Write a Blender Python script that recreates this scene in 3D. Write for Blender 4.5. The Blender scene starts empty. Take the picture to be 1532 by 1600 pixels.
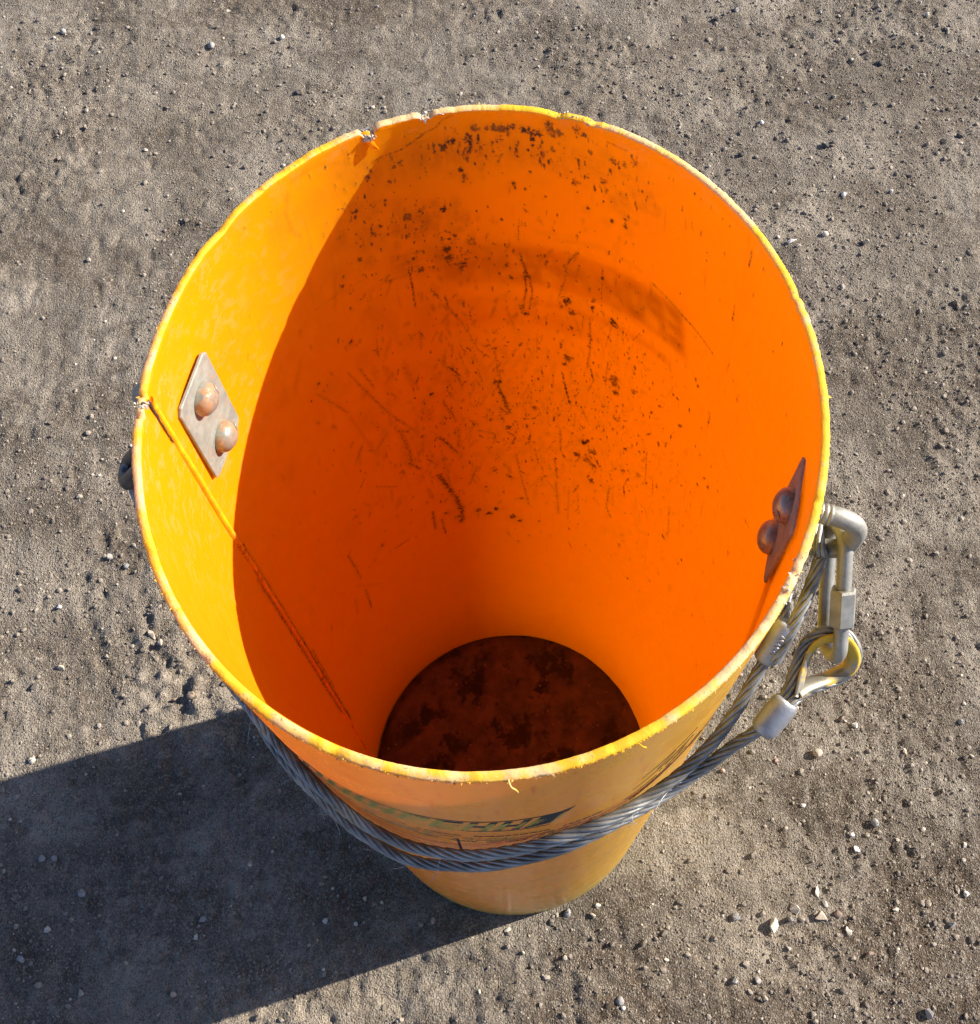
import bpy, bmesh, math, random
import numpy as np
from mathutils import Vector, Matrix

# ------------------------------------------------------------------ camera, sky, sun, exposure
sc = bpy.context.scene
SUN_AZ, SUN_EL = 0.2147, 0.5205          # direction towards the sun (from +X, counter-clockwise) and its height

cam_data = bpy.data.cameras.new('camera')
cam = bpy.data.objects.new('camera', cam_data)
sc.collection.objects.link(cam)
sc.camera = cam
CR = Vector((0.996163, -0.087511, -0.001270))
CU = Vector((0.079707, 0.901138, 0.426142))
CF = Vector((0.036147, 0.424608, -0.904655))
M = Matrix.Identity(4)
for i in range(3):
    M[i][0], M[i][1], M[i][2] = CR[i], CU[i], -CF[i]
M[0][3], M[1][3], M[2][3] = 0.0, -0.304404, 1.627609
cam.matrix_world = M
cam_data.sensor_fit = 'HORIZONTAL'
cam_data.sensor_width = 36.0
cam_data.lens = 41.057
cam_data.shift_x = -61.375 / 1532
cam_data.shift_y = -57.978 / 1532
cam_data.clip_start = 0.02
cam_data.clip_end = 500.0

world = bpy.data.worlds.new('World')
sc.world = world
world.use_nodes = True
wn = world.node_tree
sky = wn.nodes.new('ShaderNodeTexSky')
sky.sky_type = 'NISHITA'
sky.sun_disc = False
sky.sun_elevation = SUN_EL
sky.sun_rotation = math.pi / 2 - SUN_AZ
sky.altitude = 2200.0
sky.air_density = 0.4
sky.dust_density = 2.5
bg = wn.nodes['Background']
bg.inputs['Strength'].default_value = 0.145
wn.links.new(sky.outputs[0], bg.inputs['Color'])

sun_data = bpy.data.lights.new('sun', 'SUN')
sun_data.energy = 4.6
sun_data.angle = math.radians(0.53)
sun_data.color = (1.0, 0.92, 0.80)
sun = bpy.data.objects.new('sun', sun_data)
sc.collection.objects.link(sun)
sd = Vector((math.cos(SUN_EL) * math.cos(SUN_AZ), math.cos(SUN_EL) * math.sin(SUN_AZ), math.sin(SUN_EL)))
sun.rotation_euler = (-sd).to_track_quat('-Z', 'Y').to_euler()
sun.location = sd * 5

sc.view_settings.view_transform = 'Standard'
sc.view_settings.look = 'None'
sc.view_settings.exposure = 1.2
sc.view_settings.gamma = 1.0
sc.view_settings.use_curve_mapping = False
try:
    sc.cycles.max_bounces = 9
    sc.cycles.diffuse_bounces = 7
    sc.cycles.transmission_bounces = 4
    sc.cycles.glossy_bounces = 3
    sc.cycles.adaptive_threshold = 0.02
    sc.cycles.use_light_tree = False
    sc.cycles.caustics_reflective = False
    sc.cycles.caustics_refractive = False
except Exception:
    pass

random.seed(7)
rng = np.random.RandomState(7)
COL = sc.collection

# ------------------------------------------------------------------ helpers
def tag(o, label=None, cat=None, group=None, kind=None):
    for k, v in (('label', label), ('category', cat), ('group', group), ('kind', kind)):
        if v:
            o[k] = v
    return o

def empty(name, loc):
    e = bpy.data.objects.new(name, None)
    e.empty_display_size = 0.05
    e.location = loc
    COL.objects.link(e)
    return e

def obj(name, verts, faces, mats, parent=None, smooth=True, mat_idx=None, root=None):
    """one mesh object; verts are world coordinates"""
    me = bpy.data.meshes.new(name)
    v = np.asarray(verts, dtype=np.float32)
    if isinstance(faces, np.ndarray):
        n, k = faces.shape
        me.vertices.add(len(v))
        me.vertices.foreach_set('co', v.ravel())
        me.loops.add(n * k)
        me.loops.foreach_set('vertex_index', faces.astype(np.int32).ravel())
        me.polygons.add(n)
        me.polygons.foreach_set('loop_start', np.arange(0, n * k, k, dtype=np.int32))
        me.update(calc_edges=True)
    else:
        me.from_pydata([tuple(map(float, p)) for p in v], [], faces)
    if not isinstance(mats, (list, tuple)):
        mats = [mats]
    for m in mats:
        me.materials.append(m)
    if mat_idx is not None:
        me.polygons.foreach_set('material_index', np.asarray(mat_idx, dtype=np.int32))
    me.polygons.foreach_set('use_smooth', np.full(len(me.polygons), smooth, dtype=bool))
    me.validate()
    o = bpy.data.objects.new(name, me)
    COL.objects.link(o)
    if parent is not None:
        o.parent = parent
        r = root or parent
        if r is parent and parent.type == 'EMPTY':
            o.location = -Vector(parent.location)
    return o

def merge(parts):
    V, F, n = [], [], 0
    for v, f in parts:
        V.append(np.asarray(v, float))
        F += [tuple(i + n for i in q) for q in f]
        n += len(v)
    return np.vstack(V), F

def spline(pts, step):
    """Catmull-Rom through pts, resampled at an even step"""
    P = np.asarray(pts, float)
    P = np.vstack([2 * P[0] - P[1], P, 2 * P[-1] - P[-2]])
    out = []
    for i in range(1, len(P) - 2):
        p0, p1, p2, p3 = P[i - 1:i + 3]
        t = np.linspace(0, 1, 24, endpoint=False)[:, None]
        out.append(0.5 * ((2 * p1) + (-p0 + p2) * t + (2 * p0 - 5 * p1 + 4 * p2 - p3) * t ** 2 + (-p0 + 3 * p1 - 3 * p2 + p3) * t ** 3))
    out.append(P[-2][None])
    Q = np.vstack(out)
    return resample(Q, step)

def resample(Q, step):
    d = np.r_[0, np.cumsum(np.linalg.norm(np.diff(Q, axis=0), axis=1))]
    n = max(3, int(d[-1] / step))
    s = np.linspace(0, d[-1], n)
    return np.stack([np.interp(s, d, Q[:, k]) for k in range(3)], -1)

def frames(P, closed=False, up=None):
    T = np.gradient(P, axis=0)
    if closed:
        T[0] = P[1] - P[-1]
        T[-1] = P[0] - P[-2]
    T /= np.linalg.norm(T, axis=1)[:, None] + 1e-12
    N = np.zeros_like(P)
    u = np.array(up if up is not None else (0.3, 0.2, 1.0))
    if up is not None:
        N = u - (T @ u)[:, None] * T
        N /= np.linalg.norm(N, axis=1)[:, None] + 1e-12
    else:
        n = u - (u @ T[0]) * T[0]
        n /= np.linalg.norm(n)
        for i in range(len(P)):
            n = n - (n @ T[i]) * T[i]
            n /= np.linalg.norm(n)
            N[i] = n
    B = np.cross(T, N)
    return T, N, B

def tube(P, rad, seg=16, closed=False, cap=True, up=None, ry=None):
    """swept tube; rad may be a number or one value per point"""
    P = np.asarray(P, float)
    T, N, B = frames(P, closed, up)
    r = np.broadcast_to(np.asarray(rad, float), (len(P),))
    r2 = r if ry is None else np.broadcast_to(np.asarray(ry, float), (len(P),))
    a = np.linspace(0, 2 * np.pi, seg, endpoint=False)
    V = P[:, None] + r[:, None, None] * np.cos(a)[None, :, None] * N[:, None] + r2[:, None, None] * np.sin(a)[None, :, None] * B[:, None]
    V = V.reshape(-1, 3)
    F = []
    n = len(P)
    for i in range(n if closed else n - 1):
        j = (i + 1) % n
        for k in range(seg):
            l = (k + 1) % seg
            F.append((i * seg + k, i * seg + l, j * seg + l, j * seg + k))
    if cap and not closed:
        F.append(tuple(range(seg))[::-1])
        F.append(tuple((n - 1) * seg + k for k in range(seg)))
    return V, F

def rounded(pts, rad, n=8):
    """polyline with its corners rounded"""
    P = [np.asarray(p, float) for p in pts]
    out = [P[0]]
    for i in range(1, len(P) - 1):
        a, b, c = P[i - 1], P[i], P[i + 1]
        u = (a - b) / np.linalg.norm(a - b)
        w = (c - b) / np.linalg.norm(c - b)
        ang = math.acos(max(-1, min(1, float(u @ w))))
        d = min(rad / math.tan(ang / 2), 0.49 * np.linalg.norm(a - b), 0.49 * np.linalg.norm(c - b))
        s, e = b + u * d, b + w * d
        for k in range(n + 1):
            t = k / n
            out.append((1 - t) ** 2 * s + 2 * t * (1 - t) * b + t * t * e)
    out.append(P[-1])
    return np.array(out)

_tab = np.random.RandomState(3).rand(256, 256)
def vnoise(x, y, s=0):
    x = np.asarray(x, float) + s * 17.31
    y = np.asarray(y, float) + s * 9.77
    xi, yi = np.floor(x).astype(int), np.floor(y).astype(int)
    fx, fy = x - xi, y - yi
    fx = fx * fx * (3 - 2 * fx)
    fy = fy * fy * (3 - 2 * fy)
    g = lambda a, b: _tab[a % 256, b % 256]
    return (g(xi, yi) * (1 - fx) + g(xi + 1, yi) * fx) * (1 - fy) + (g(xi, yi + 1) * (1 - fx) + g(xi + 1, yi + 1) * fx) * fy

# bucket shape: a pipe 0.4 m across, pulled slightly oval at the mouth
PIPE_R, WALL_T, PIPE_H = 0.2, 0.0048, 1.0891
def pipe_radius(th, z, base):
    k = np.clip(np.asarray(z, float) / PIPE_H, 0, 1)
    return (0.98572 + 0.01428 * k) * base * (1 - 0.04845 * k * np.cos(2 * (np.asarray(th) - 6.14552)))
def on_wall(deg, z, off=0.0, inner=False):
    t = math.radians(deg)
    r = float(pipe_radius(t, z, PIPE_R - WALL_T if inner else PIPE_R)) + off
    return np.array((r * math.cos(t), r * math.sin(t), z))

# ------------------------------------------------------------------ material helpers
class NT:
    def __init__(self, name):
        self.m = bpy.data.materials.new(name)
        self.m.use_nodes = True
        self.t = self.m.node_tree
        self.b = self.t.nodes['Principled BSDF']
        self.out = self.t.nodes['Material Output']
        self.tc = self.t.nodes.new('ShaderNodeTexCoord').outputs['Object']
    def n(self, typ, **kw):
        nd = self.t.nodes.new(typ)
        for k, v in kw.items():
            setattr(nd, k, v)
        return nd
    def put(self, sock, v):
        if isinstance(v, bpy.types.NodeSocket):
            self.t.links.new(v, sock)
        elif v is not None:
            if isinstance(v, (tuple, list)) and len(v) == 3 and sock.type == 'RGBA':
                v = (*v, 1)
            sock.default_value = v
    def noise(self, scale, detail=3, rough=0.55, vec=None, dist=0.0, dims='3D'):
        nd = self.n('ShaderNodeTexNoise', noise_dimensions=dims)
        self.put(nd.inputs['Vector'], vec or self.tc)
        nd.inputs['Scale'].default_value = scale
        nd.inputs['Detail'].default_value = detail
        nd.inputs['Roughness'].default_value = rough
        nd.inputs['Distortion'].default_value = dist
        return nd.outputs['Fac']
    def map(self, scale, vec=None, rot=(0, 0, 0)):
        nd = self.n('ShaderNodeMapping')
        self.put(nd.inputs['Vector'], vec or self.tc)
        nd.inputs['Scale'].default_value = scale
        nd.inputs['Rotation'].default_value = rot
        return nd.outputs[0]
    def ramp(self, v, lo, hi, a=0.0, b=1.0):
        nd = self.n('ShaderNodeMapRange', interpolation_type='SMOOTHSTEP')
        self.put(nd.inputs['Value'], v)
        nd.inputs['From Min'].default_value = lo
        nd.inputs['From Max'].default_value = hi
        nd.inputs['To Min'].default_value = a
        nd.inputs['To Max'].default_value = b
        return nd.outputs['Result']
    def math(self, op, a, b=None, c=None):
        nd = self.n('ShaderNodeMath', operation=op)
        self.put(nd.inputs[0], a)
        self.put(nd.inputs[1], b)
        self.put(nd.inputs[2], c)
        return nd.outputs[0]
    def mix(self, fac, a, b):
        nd = self.n('ShaderNodeMix', data_type='RGBA')
        self.put(nd.inputs['Factor'], fac)
        self.put(nd.inputs[6], a)
        self.put(nd.inputs[7], b)
        return nd.outputs[2]
    def attr(self, name):
        nd = self.n('ShaderNodeAttribute', attribute_name=name)
        return nd.outputs['Color']
    def sep(self, col):
        nd = self.n('ShaderNodeSeparateColor')
        self.put(nd.inputs[0], col)
        return nd.outputs
    def bump(self, h, strength=0.5, dist=0.001, normal=None):
        nd = self.n('ShaderNodeBump')
        self.put(nd.inputs['Height'], h)
        nd.inputs['Strength'].default_value = strength
        nd.inputs['Distance'].default_value = dist
        if normal is not None:
            self.put(nd.inputs['Normal'], normal)
        return nd.outputs[0]
    def set(self, **kw):
        for k, v in kw.items():
            self.put(self.b.inputs[k.replace('_', ' ')], v)
        return self.m
    def translucent(self, fac, color, normal=None):
        tr = self.n('ShaderNodeBsdfTranslucent')
        self.put(tr.inputs['Color'], color)
        if normal is not None:
            self.put(tr.inputs['Normal'], normal)
        mx = self.n('ShaderNodeMixShader')
        self.put(mx.inputs[0], fac)
        self.t.links.new(self.b.outputs[0], mx.inputs[1])
        self.t.links.new(tr.outputs[0], mx.inputs[2])
        self.t.links.new(mx.outputs[0], self.out.inputs['Surface'])

YELLOW = (0.985, 0.435, 0.002)
GLOW = (0.98, 0.335, 0.001)
GLOW_OUT = (0.93, 0.58, 0.01)

def mat_plastic_inside():
    k = NT('yellow_plastic_inside')
    s = k.sep(k.attr('wear'))
    fine = k.noise(330, 5, 0.75)
    mid = k.noise(55, 3, 0.6)
    # mud spots and scrapes, broken up by a fine grain
    mud = k.ramp(k.math('MULTIPLY', s[0], k.math('MULTIPLY_ADD', fine, 4.2, -1.1)), 0.14, 0.78)
    mud = k.math('MULTIPLY', mud, k.ramp(mid, 0.34, 0.60, 0.75, 1.0))
    film = k.math('MULTIPLY', s[1], k.ramp(fine, 0.30, 0.62, 0.55, 1.0))
    chalk = k.math('MULTIPLY', s[2], k.ramp(k.noise(85, 4, 0.75), 0.5, 0.62))
    # long faint drag marks down the wall
    streak = k.ramp(k.noise(1.0, 3, 0.65, vec=k.map((240, 240, 9))), 0.60, 0.72)
    col = k.mix(k.ramp(mid, 0.3, 0.7), YELLOW, (0.975, 0.40, 0.002))
    col = k.mix(k.math('MULTIPLY', streak, 0.22), col, (0.45, 0.21, 0.02))
    col = k.mix(film, col, (0.24, 0.10, 0.016))
    col = k.mix(k.math('MULTIPLY', chalk, 0.5), col, (0.80, 0.56, 0.26))
    col = k.mix(k.math('MULTIPLY', mud, 0.94), col, (0.050, 0.030, 0.014))
    rough = k.math('MAXIMUM', k.ramp(mid, 0.3, 0.7, 0.36, 0.50), k.math('MULTIPLY', mud, 0.9))
    nrm = k.bump(k.math('ADD', k.math('MULTIPLY', mid, 0.35), k.math('MULTIPLY', s[0], 0.5)), 0.35, 0.0011)
    k.set(Base_Color=col, Roughness=rough, Normal=nrm)
    k.b.inputs['Specular IOR Level'].default_value = 0.4
    k.translucent(k.math('MULTIPLY', k.math('SUBTRACT', 1.0, mud), TRANS), GLOW)
    return k.m

TRANS = 0.43

def mat_plastic_outside():
    k = NT('yellow_plastic_outside')
    mid = k.noise(38, 4, 0.65)
    big = k.noise(7, 2, 0.6)
    streak = k.noise(1.0, 4, 0.7, vec=k.map((150, 150, 14)))
    scuff = k.noise(1.0, 4, 0.7, vec=k.map((20, 20, 260)))
    dust = k.ramp(k.math('ADD', k.math('MULTIPLY', big, 0.6), k.math('MULTIPLY', streak, 0.5)), 0.38, 0.75, 0.35, 0.75)
    col = k.mix(dust, (0.76, 0.58, 0.010), (0.54, 0.50, 0.10))
    col = k.mix(k.ramp(scuff, 0.62, 0.7, 0, 0.35), col, (0.62, 0.48, 0.18))
    col = k.mix(k.ramp(streak, 0.58, 0.72, 0, 0.6), col, (0.22, 0.135, 0.04))
    col = k.mix(k.ramp(mid, 0.62, 0.74, 0, 0.35), col, (0.24, 0.15, 0.06))
    h = k.math('ADD', k.math('MULTIPLY', mid, 0.5), k.math('MULTIPLY', scuff, 0.3))
    k.set(Base_Color=col, Roughness=k.ramp(mid, 0.3, 0.7, 0.17, 0.30), Normal=k.bump(h, 0.2, 0.0008))
    # mud and dust splashed up from the ground cake the foot of the wall
    zz = k.n('ShaderNodeSeparateXYZ')
    k.put(zz.inputs[0], k.tc)
    foot = k.ramp(k.math('ADD', zz.outputs[2], k.math('MULTIPLY', streak, 0.25)), 0.34, 0.06)
    k.set(Base_Color=k.mix(k.math('MULTIPLY', foot, 0.5), col, (0.40, 0.29, 0.13)))
    k.translucent(k.math('MULTIPLY', k.math('MULTIPLY_ADD', foot, -0.42, 1.0), TRANS * 0.92), GLOW_OUT)
    return k.m

def mat_plastic_cut():
    k = NT('cut_plastic_edge')
    fine = k.noise(520, 4, 0.7)
    mid = k.noise(70, 4, 0.65)
    big = k.noise(11, 3, 0.6)
    chalk = k.ramp(k.math('ADD', k.math('MULTIPLY', big, 0.75), k.math('MULTIPLY', mid, 0.4)), 0.53, 0.66)
    col = k.mix(k.math('MULTIPLY', chalk, 0.8), (0.92, 0.52, 0.015), (0.74, 0.57, 0.33))
    col = k.mix(k.math('MULTIPLY', k.ramp(fine, 0.56, 0.66), k.ramp(mid, 0.48, 0.58)), col, (0.20, 0.15, 0.11))
    k.set(Base_Color=col, Roughness=0.7, Normal=k.bump(k.math('ADD', fine, mid), 0.5, 0.0008))
    k.translucent(0.2, (0.95, 0.45, 0.01))
    return k.m

def mat_simple(name, col, rough=0.6, metal=0.0, var=0.25, scale=60, bump=0.2, dirt=None, dscale=40, dlo=0.52, dhi=0.66, spec=0.5):
    k = NT(name)
    k.b.inputs['Specular IOR Level'].default_value = spec
    a = k.noise(scale, 5, 0.65)
    dk = tuple(c * (1 - var) for c in col)
    lt = tuple(min(1, c * (1 + var)) for c in col)
    c = k.mix(k.ramp(a, 0.3, 0.7), dk, lt)
    r = rough
    if dirt:
        d = k.ramp(k.noise(dscale, 6, 0.7), dlo, dhi)
        c = k.mix(d, c, dirt)
        r = k.math('MAXIMUM', k.math('MULTIPLY', d, 0.8), rough)
        if metal:
            k.put(k.b.inputs['Metallic'], k.math('MULTIPLY', k.math('SUBTRACT', 1.0, d), metal))
    elif metal:
        k.b.inputs['Metallic'].default_value = metal
    k.set(Base_Color=c, Roughness=r, Normal=k.bump(k.noise(scale * 5, 4, 0.7), bump, 0.0006))
    return k.m

def mat_ground():
    k = NT('packed_dirt')
    mid = k.noise(7, 5, 0.68, dims='2D', dist=0.4)
    sm = k.noise(42, 4, 0.7, dims='2D')
    fine = k.noise(210, 3, 0.75, dims='2D')
    v1 = k.n('ShaderNodeTexVoronoi', voronoi_dimensions='2D')
    v1.inputs['Scale'].default_value = 330
    k.put(v1.inputs['Vector'], k.tc)
    v2 = k.n('ShaderNodeTexVoronoi', voronoi_dimensions='2D')
    v2.inputs['Scale'].default_value = 720
    k.put(v2.inputs['Vector'], k.tc)
    g1, g2 = k.sep(v1.outputs['Color'])[0], k.sep(v2.outputs['Color'])[1]
    col = k.mix(k.ramp(mid, 0.34, 0.66), (0.141, 0.116, 0.091), (0.308, 0.268, 0.218))
    soil = k.sep(k.attr('soil'))
    col = k.mix(soil[0], col, (0.090, 0.064, 0.043))
    col = k.mix(k.math('MULTIPLY', soil[1], 0.7), col, (0.340, 0.284, 0.215))
    damp = k.ramp(k.noise(12, 5, 0.66, dims='2D', vec=k.map((1, 1, 1), rot=(0, 0, 0.7)), dist=0.6), 0.55, 0.70)
    col = k.mix(k.math('MULTIPLY', damp, 0.75), col, (0.099, 0.077, 0.058))
    col = k.mix(k.ramp(sm, 0.52, 0.70, 0.0, 0.45), col, (0.350, 0.305, 0.246))
    col = k.mix(k.ramp(sm, 0.48, 0.30, 0.0, 0.45), col, (0.114, 0.092, 0.072))
    col = k.mix(k.ramp(g1, 0.70, 1.0, 0, 0.42), col, (0.435, 0.381, 0.307))
    col = k.mix(k.ramp(g2, 0.34, 0.0, 0, 0.75), col, (0.071, 0.057, 0.044))
    col = k.mix(k.ramp(g2, 0.78, 1.0, 0, 0.5), col, (0.472, 0.412, 0.334))
    d1 = k.math('MULTIPLY', k.math('SUBTRACT', 0.7, v1.outputs['Distance']), k.math('MULTIPLY_ADD', g1, 0.9, 0.1))
    d2 = k.math('MULTIPLY', k.math('SUBTRACT', 0.7, v2.outputs['Distance']), k.math('MULTIPLY_ADD', g2, 0.9, 0.1))
    h = k.math('ADD', k.math('MULTIPLY', sm, 0.6), k.math('ADD', k.math('MULTIPLY', fine, 0.8), k.math('ADD', k.math('MULTIPLY', d1, 0.55), k.math('MULTIPLY', d2, 0.35))))
    worn = k.ramp(k.noise(5, 4, 0.62, dims='2D', vec=k.map((1, 1, 1), rot=(0, 0, 1.9)), dist=0.5), 0.40, 0.56, 0.6, 1.15)
    h = k.math('MULTIPLY', h, worn)
    k.set(Base_Color=col, Roughness=0.95, Normal=k.bump(h, 1.0, 0.0058))
    k.b.inputs['Specular IOR Level'].default_value = 0.15
    return k.m

def mat_gravel():
    k = NT('loose_grit')
    geo = k.n('ShaderNodeNewGeometry').outputs['Random Per Island']
    cr = k.n('ShaderNodeValToRGB')
    e = cr.color_ramp.elements
    e[0].position, e[0].color = 0.0, (0.10, 0.078, 0.058, 1)
    e[1].position, e[1].color = 1.0, (0.60, 0.53, 0.43, 1)
    for p, c in ((0.3, (0.19, 0.155, 0.12, 1)), (0.66, (0.27, 0.225, 0.175, 1)), (0.93, (0.37, 0.315, 0.25, 1))):
        x = e.new(p)
        x.color = c
    k.put(cr.inputs[0], geo)
    c = k.mix(k.ramp(k.noise(500, 3, 0.6), 0.3, 0.7, 0, 0.4), cr.outputs[0], (0.2, 0.17, 0.14))
    k.set(Base_Color=c, Roughness=0.85)
    return k.m

def mat_stone(name, col):
    return mat_simple(name, col, 0.8, 0, 0.28, 130, 0.5, dirt=tuple(c * 0.45 + 0.06 for c in col), dscale=180, dlo=0.5, dhi=0.75)

def mat_rope():
    k = NT('galvanised_wire_rope')
    a = k.noise(60, 4, 0.6)
    c = k.mix(k.ramp(a, 0.3, 0.7), (0.17, 0.17, 0.165), (0.36, 0.355, 0.34))
    grime = k.ramp(k.noise(25, 5, 0.65), 0.5, 0.68)
    c = k.mix(k.math('MULTIPLY', grime, 0.6), c, (0.10, 0.09, 0.08))
    k.set(Base_Color=c, Roughness=k.ramp(a, 0.3, 0.7, 0.42, 0.6), Metallic=k.math('MULTIPLY_ADD', grime, -0.4, 0.7), Normal=k.bump(k.noise(900, 2, 0.5), 0.25, 0.0004))
    return k.m


# ------------------------------------------------------------------ measured data: degrees round the wall and heights (m), sizes (mm)
SPOTS=[(93.3,1.058,3.6,1),(91.6,1.063,2.8,1),(88.7,1.063,3.2,1),(90.7,1.035,2.2,1),(90.2,1.028,2.5,1),(80.8,1.021,1.6,1),(94.6,0.997,2.6,1),(102.1,0.997,4.1,1),(99.2,1.0,2.3,0.7),(112.0,1.022,2.2,0.7),(113.4,1.016,1.8,0.7),(109.6,0.993,1.7,1),(107.9,0.998,1.6,1),(105.9,1.021,1.3,1),(101.9,1.052,2.1,0.8),(103.2,1.05,2.1,0.7),(108.3,1.049,2.8,0.6),(104.3,1.038,1.4,0.7),(95.0,0.952,3.9,1),(95.7,0.964,1.6,1),(94.2,0.963,1.1,1),(93.0,0.965,1.7,1),(94.8,0.94,3.6,0.7),(92.3,0.93,5.6,0.5),(102.2,0.949,2.0,1),(101.0,0.934,3.2,1),(98.2,0.933,1.6,1),(89.8,0.956,4.7,0.4),(118.6,0.954,2.3,0.8),(117.8,0.964,1.5,0.6),(118.0,0.924,1.4,0.7),(116.5,0.943,2.4,0.4),(113.2,0.992,1.9,0.6),(113.5,0.973,2.7,0.6),(116.6,1.005,1.8,0.5),(85.3,1.073,2.1,1),(84.2,1.073,2.8,1),(83.0,1.073,2.8,1),(81.9,1.072,2.8,1),(80.7,1.075,2.1,1),(78.8,1.073,2.8,1),(77.7,1.072,2.8,1),(76.1,1.071,2.8,1),(73.4,1.073,3.5,1),(72.3,1.075,2.8,1),(77.1,1.065,1.8,1),(87.6,1.073,3.5,0.8),(72.0,1.093,1.4,1),(74.2,1.079,4.2,0.6),(69.2,1.081,3.4,0.6),(67.6,1.079,2.8,0.6),(66.1,1.065,1.7,0.9),(61.7,1.064,2.5,0.9),(62.2,1.054,1.8,0.8),(59.4,1.064,3.5,0.5),(57.4,1.07,3.4,0.5),(63.2,1.04,4.3,0.35),(68.6,1.032,4.3,0.3),(79.9,1.048,0.9,1),(76.1,1.058,0.7,1),(87.9,1.04,0.7,1),(89.9,1.049,0.7,1),(65.9,1.01,1.5,1),(60.7,1.005,1.6,1),(57.9,1.013,1.2,1),(57.6,1.005,2.1,1),(77.5,1.034,0.6,1),(83.3,0.981,0.9,1),(74.5,1.011,0.6,1),(61.4,0.936,1.6,1),(82.7,0.927,1.6,1),(81.7,0.911,2.5,0.7),(78.4,0.915,3.3,0.6),(69.0,0.892,4.1,0.8),(67.8,0.877,3.4,0.8),(67.6,0.856,1.9,1),(63.0,0.894,2.5,0.8),(57.8,0.887,4.1,0.8),(67.9,0.808,4.0,1),(68.9,0.798,2.3,1),(55.4,0.807,4.9,0.7),(54.9,0.785,4.1,0.7),(85.4,0.754,2.8,1),(86.0,0.81,2.0,1),(88.0,0.814,2.2,0.7),(91.7,0.789,1.1,1),(120.1,0.884,2.3,0.8),(114.4,0.852,3.9,0.4),(102.9,0.752,2.1,0.8),(130.9,0.865,1.8,0.8),(83.7,0.714,2.9,0.9),(79.6,0.872,2.1,0.6),(78.4,0.864,3.0,0.7),(50.0,0.804,4.4,0.4),(108.7,0.936,5.6,0.25),(114.1,1.03,2.9,0.4),(103.2,0.752,2.1,0.9),(104.8,0.493,2.9,0.8),(94.2,0.478,4.1,0.8),(90.9,0.466,4.1,0.8),(88.3,0.477,3.3,0.8),(83.1,0.455,4.3,0.8),(80.7,0.444,3.4,0.7),(88.0,0.577,4.6,0.4),(83.5,0.667,3.7,0.8),(63.7,0.639,4.3,0.7),(61.8,0.669,4.8,0.9),(59.3,0.658,4.8,0.9),(58.3,0.629,4.3,0.8),(58.3,0.595,3.9,0.8),(59.9,0.637,6.3,0.6),(55.5,0.799,5.0,0.8),(54.4,0.787,3.3,0.6),(53.7,0.742,3.3,0.7),(49.2,0.699,2.0,0.6),(44.1,0.67,4.2,0.5),(30.3,0.603,3.2,0.8),(33.1,0.717,1.3,0.8),(23.8,0.768,2.5,0.6),(15.9,0.809,1.4,0.9),(39.8,0.416,1.2,1),(49.1,0.267,1.3,1),(98.0,0.352,1.8,0.7),(77.7,0.403,1.4,1),(81.4,0.382,1.2,1),(128.4,0.507,3.2,0.6),(133.8,0.619,3.6,0.4),(128.8,0.597,2.2,0.5),(107.6,0.682,1.7,1),(119.2,0.74,0.9,1),(107.6,0.756,0.9,1),(86.5,0.753,3.2,0.8),(76.1,0.709,3.6,0.6),(80.1,0.505,3.2,0.6),(75.4,0.543,1.6,0.6),(91.1,0.536,2.2,0.6),(83.6,0.559,4.6,0.4),(100.7,0.474,3.3,0.9),(76.5,0.689,2.2,0.5),(20.4,0.935,2.1,0.5),(30.7,0.473,1.3,0.8),(334.7,0.849,1.5,0.5),(353.0,0.563,2.9,0.4)]
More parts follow.
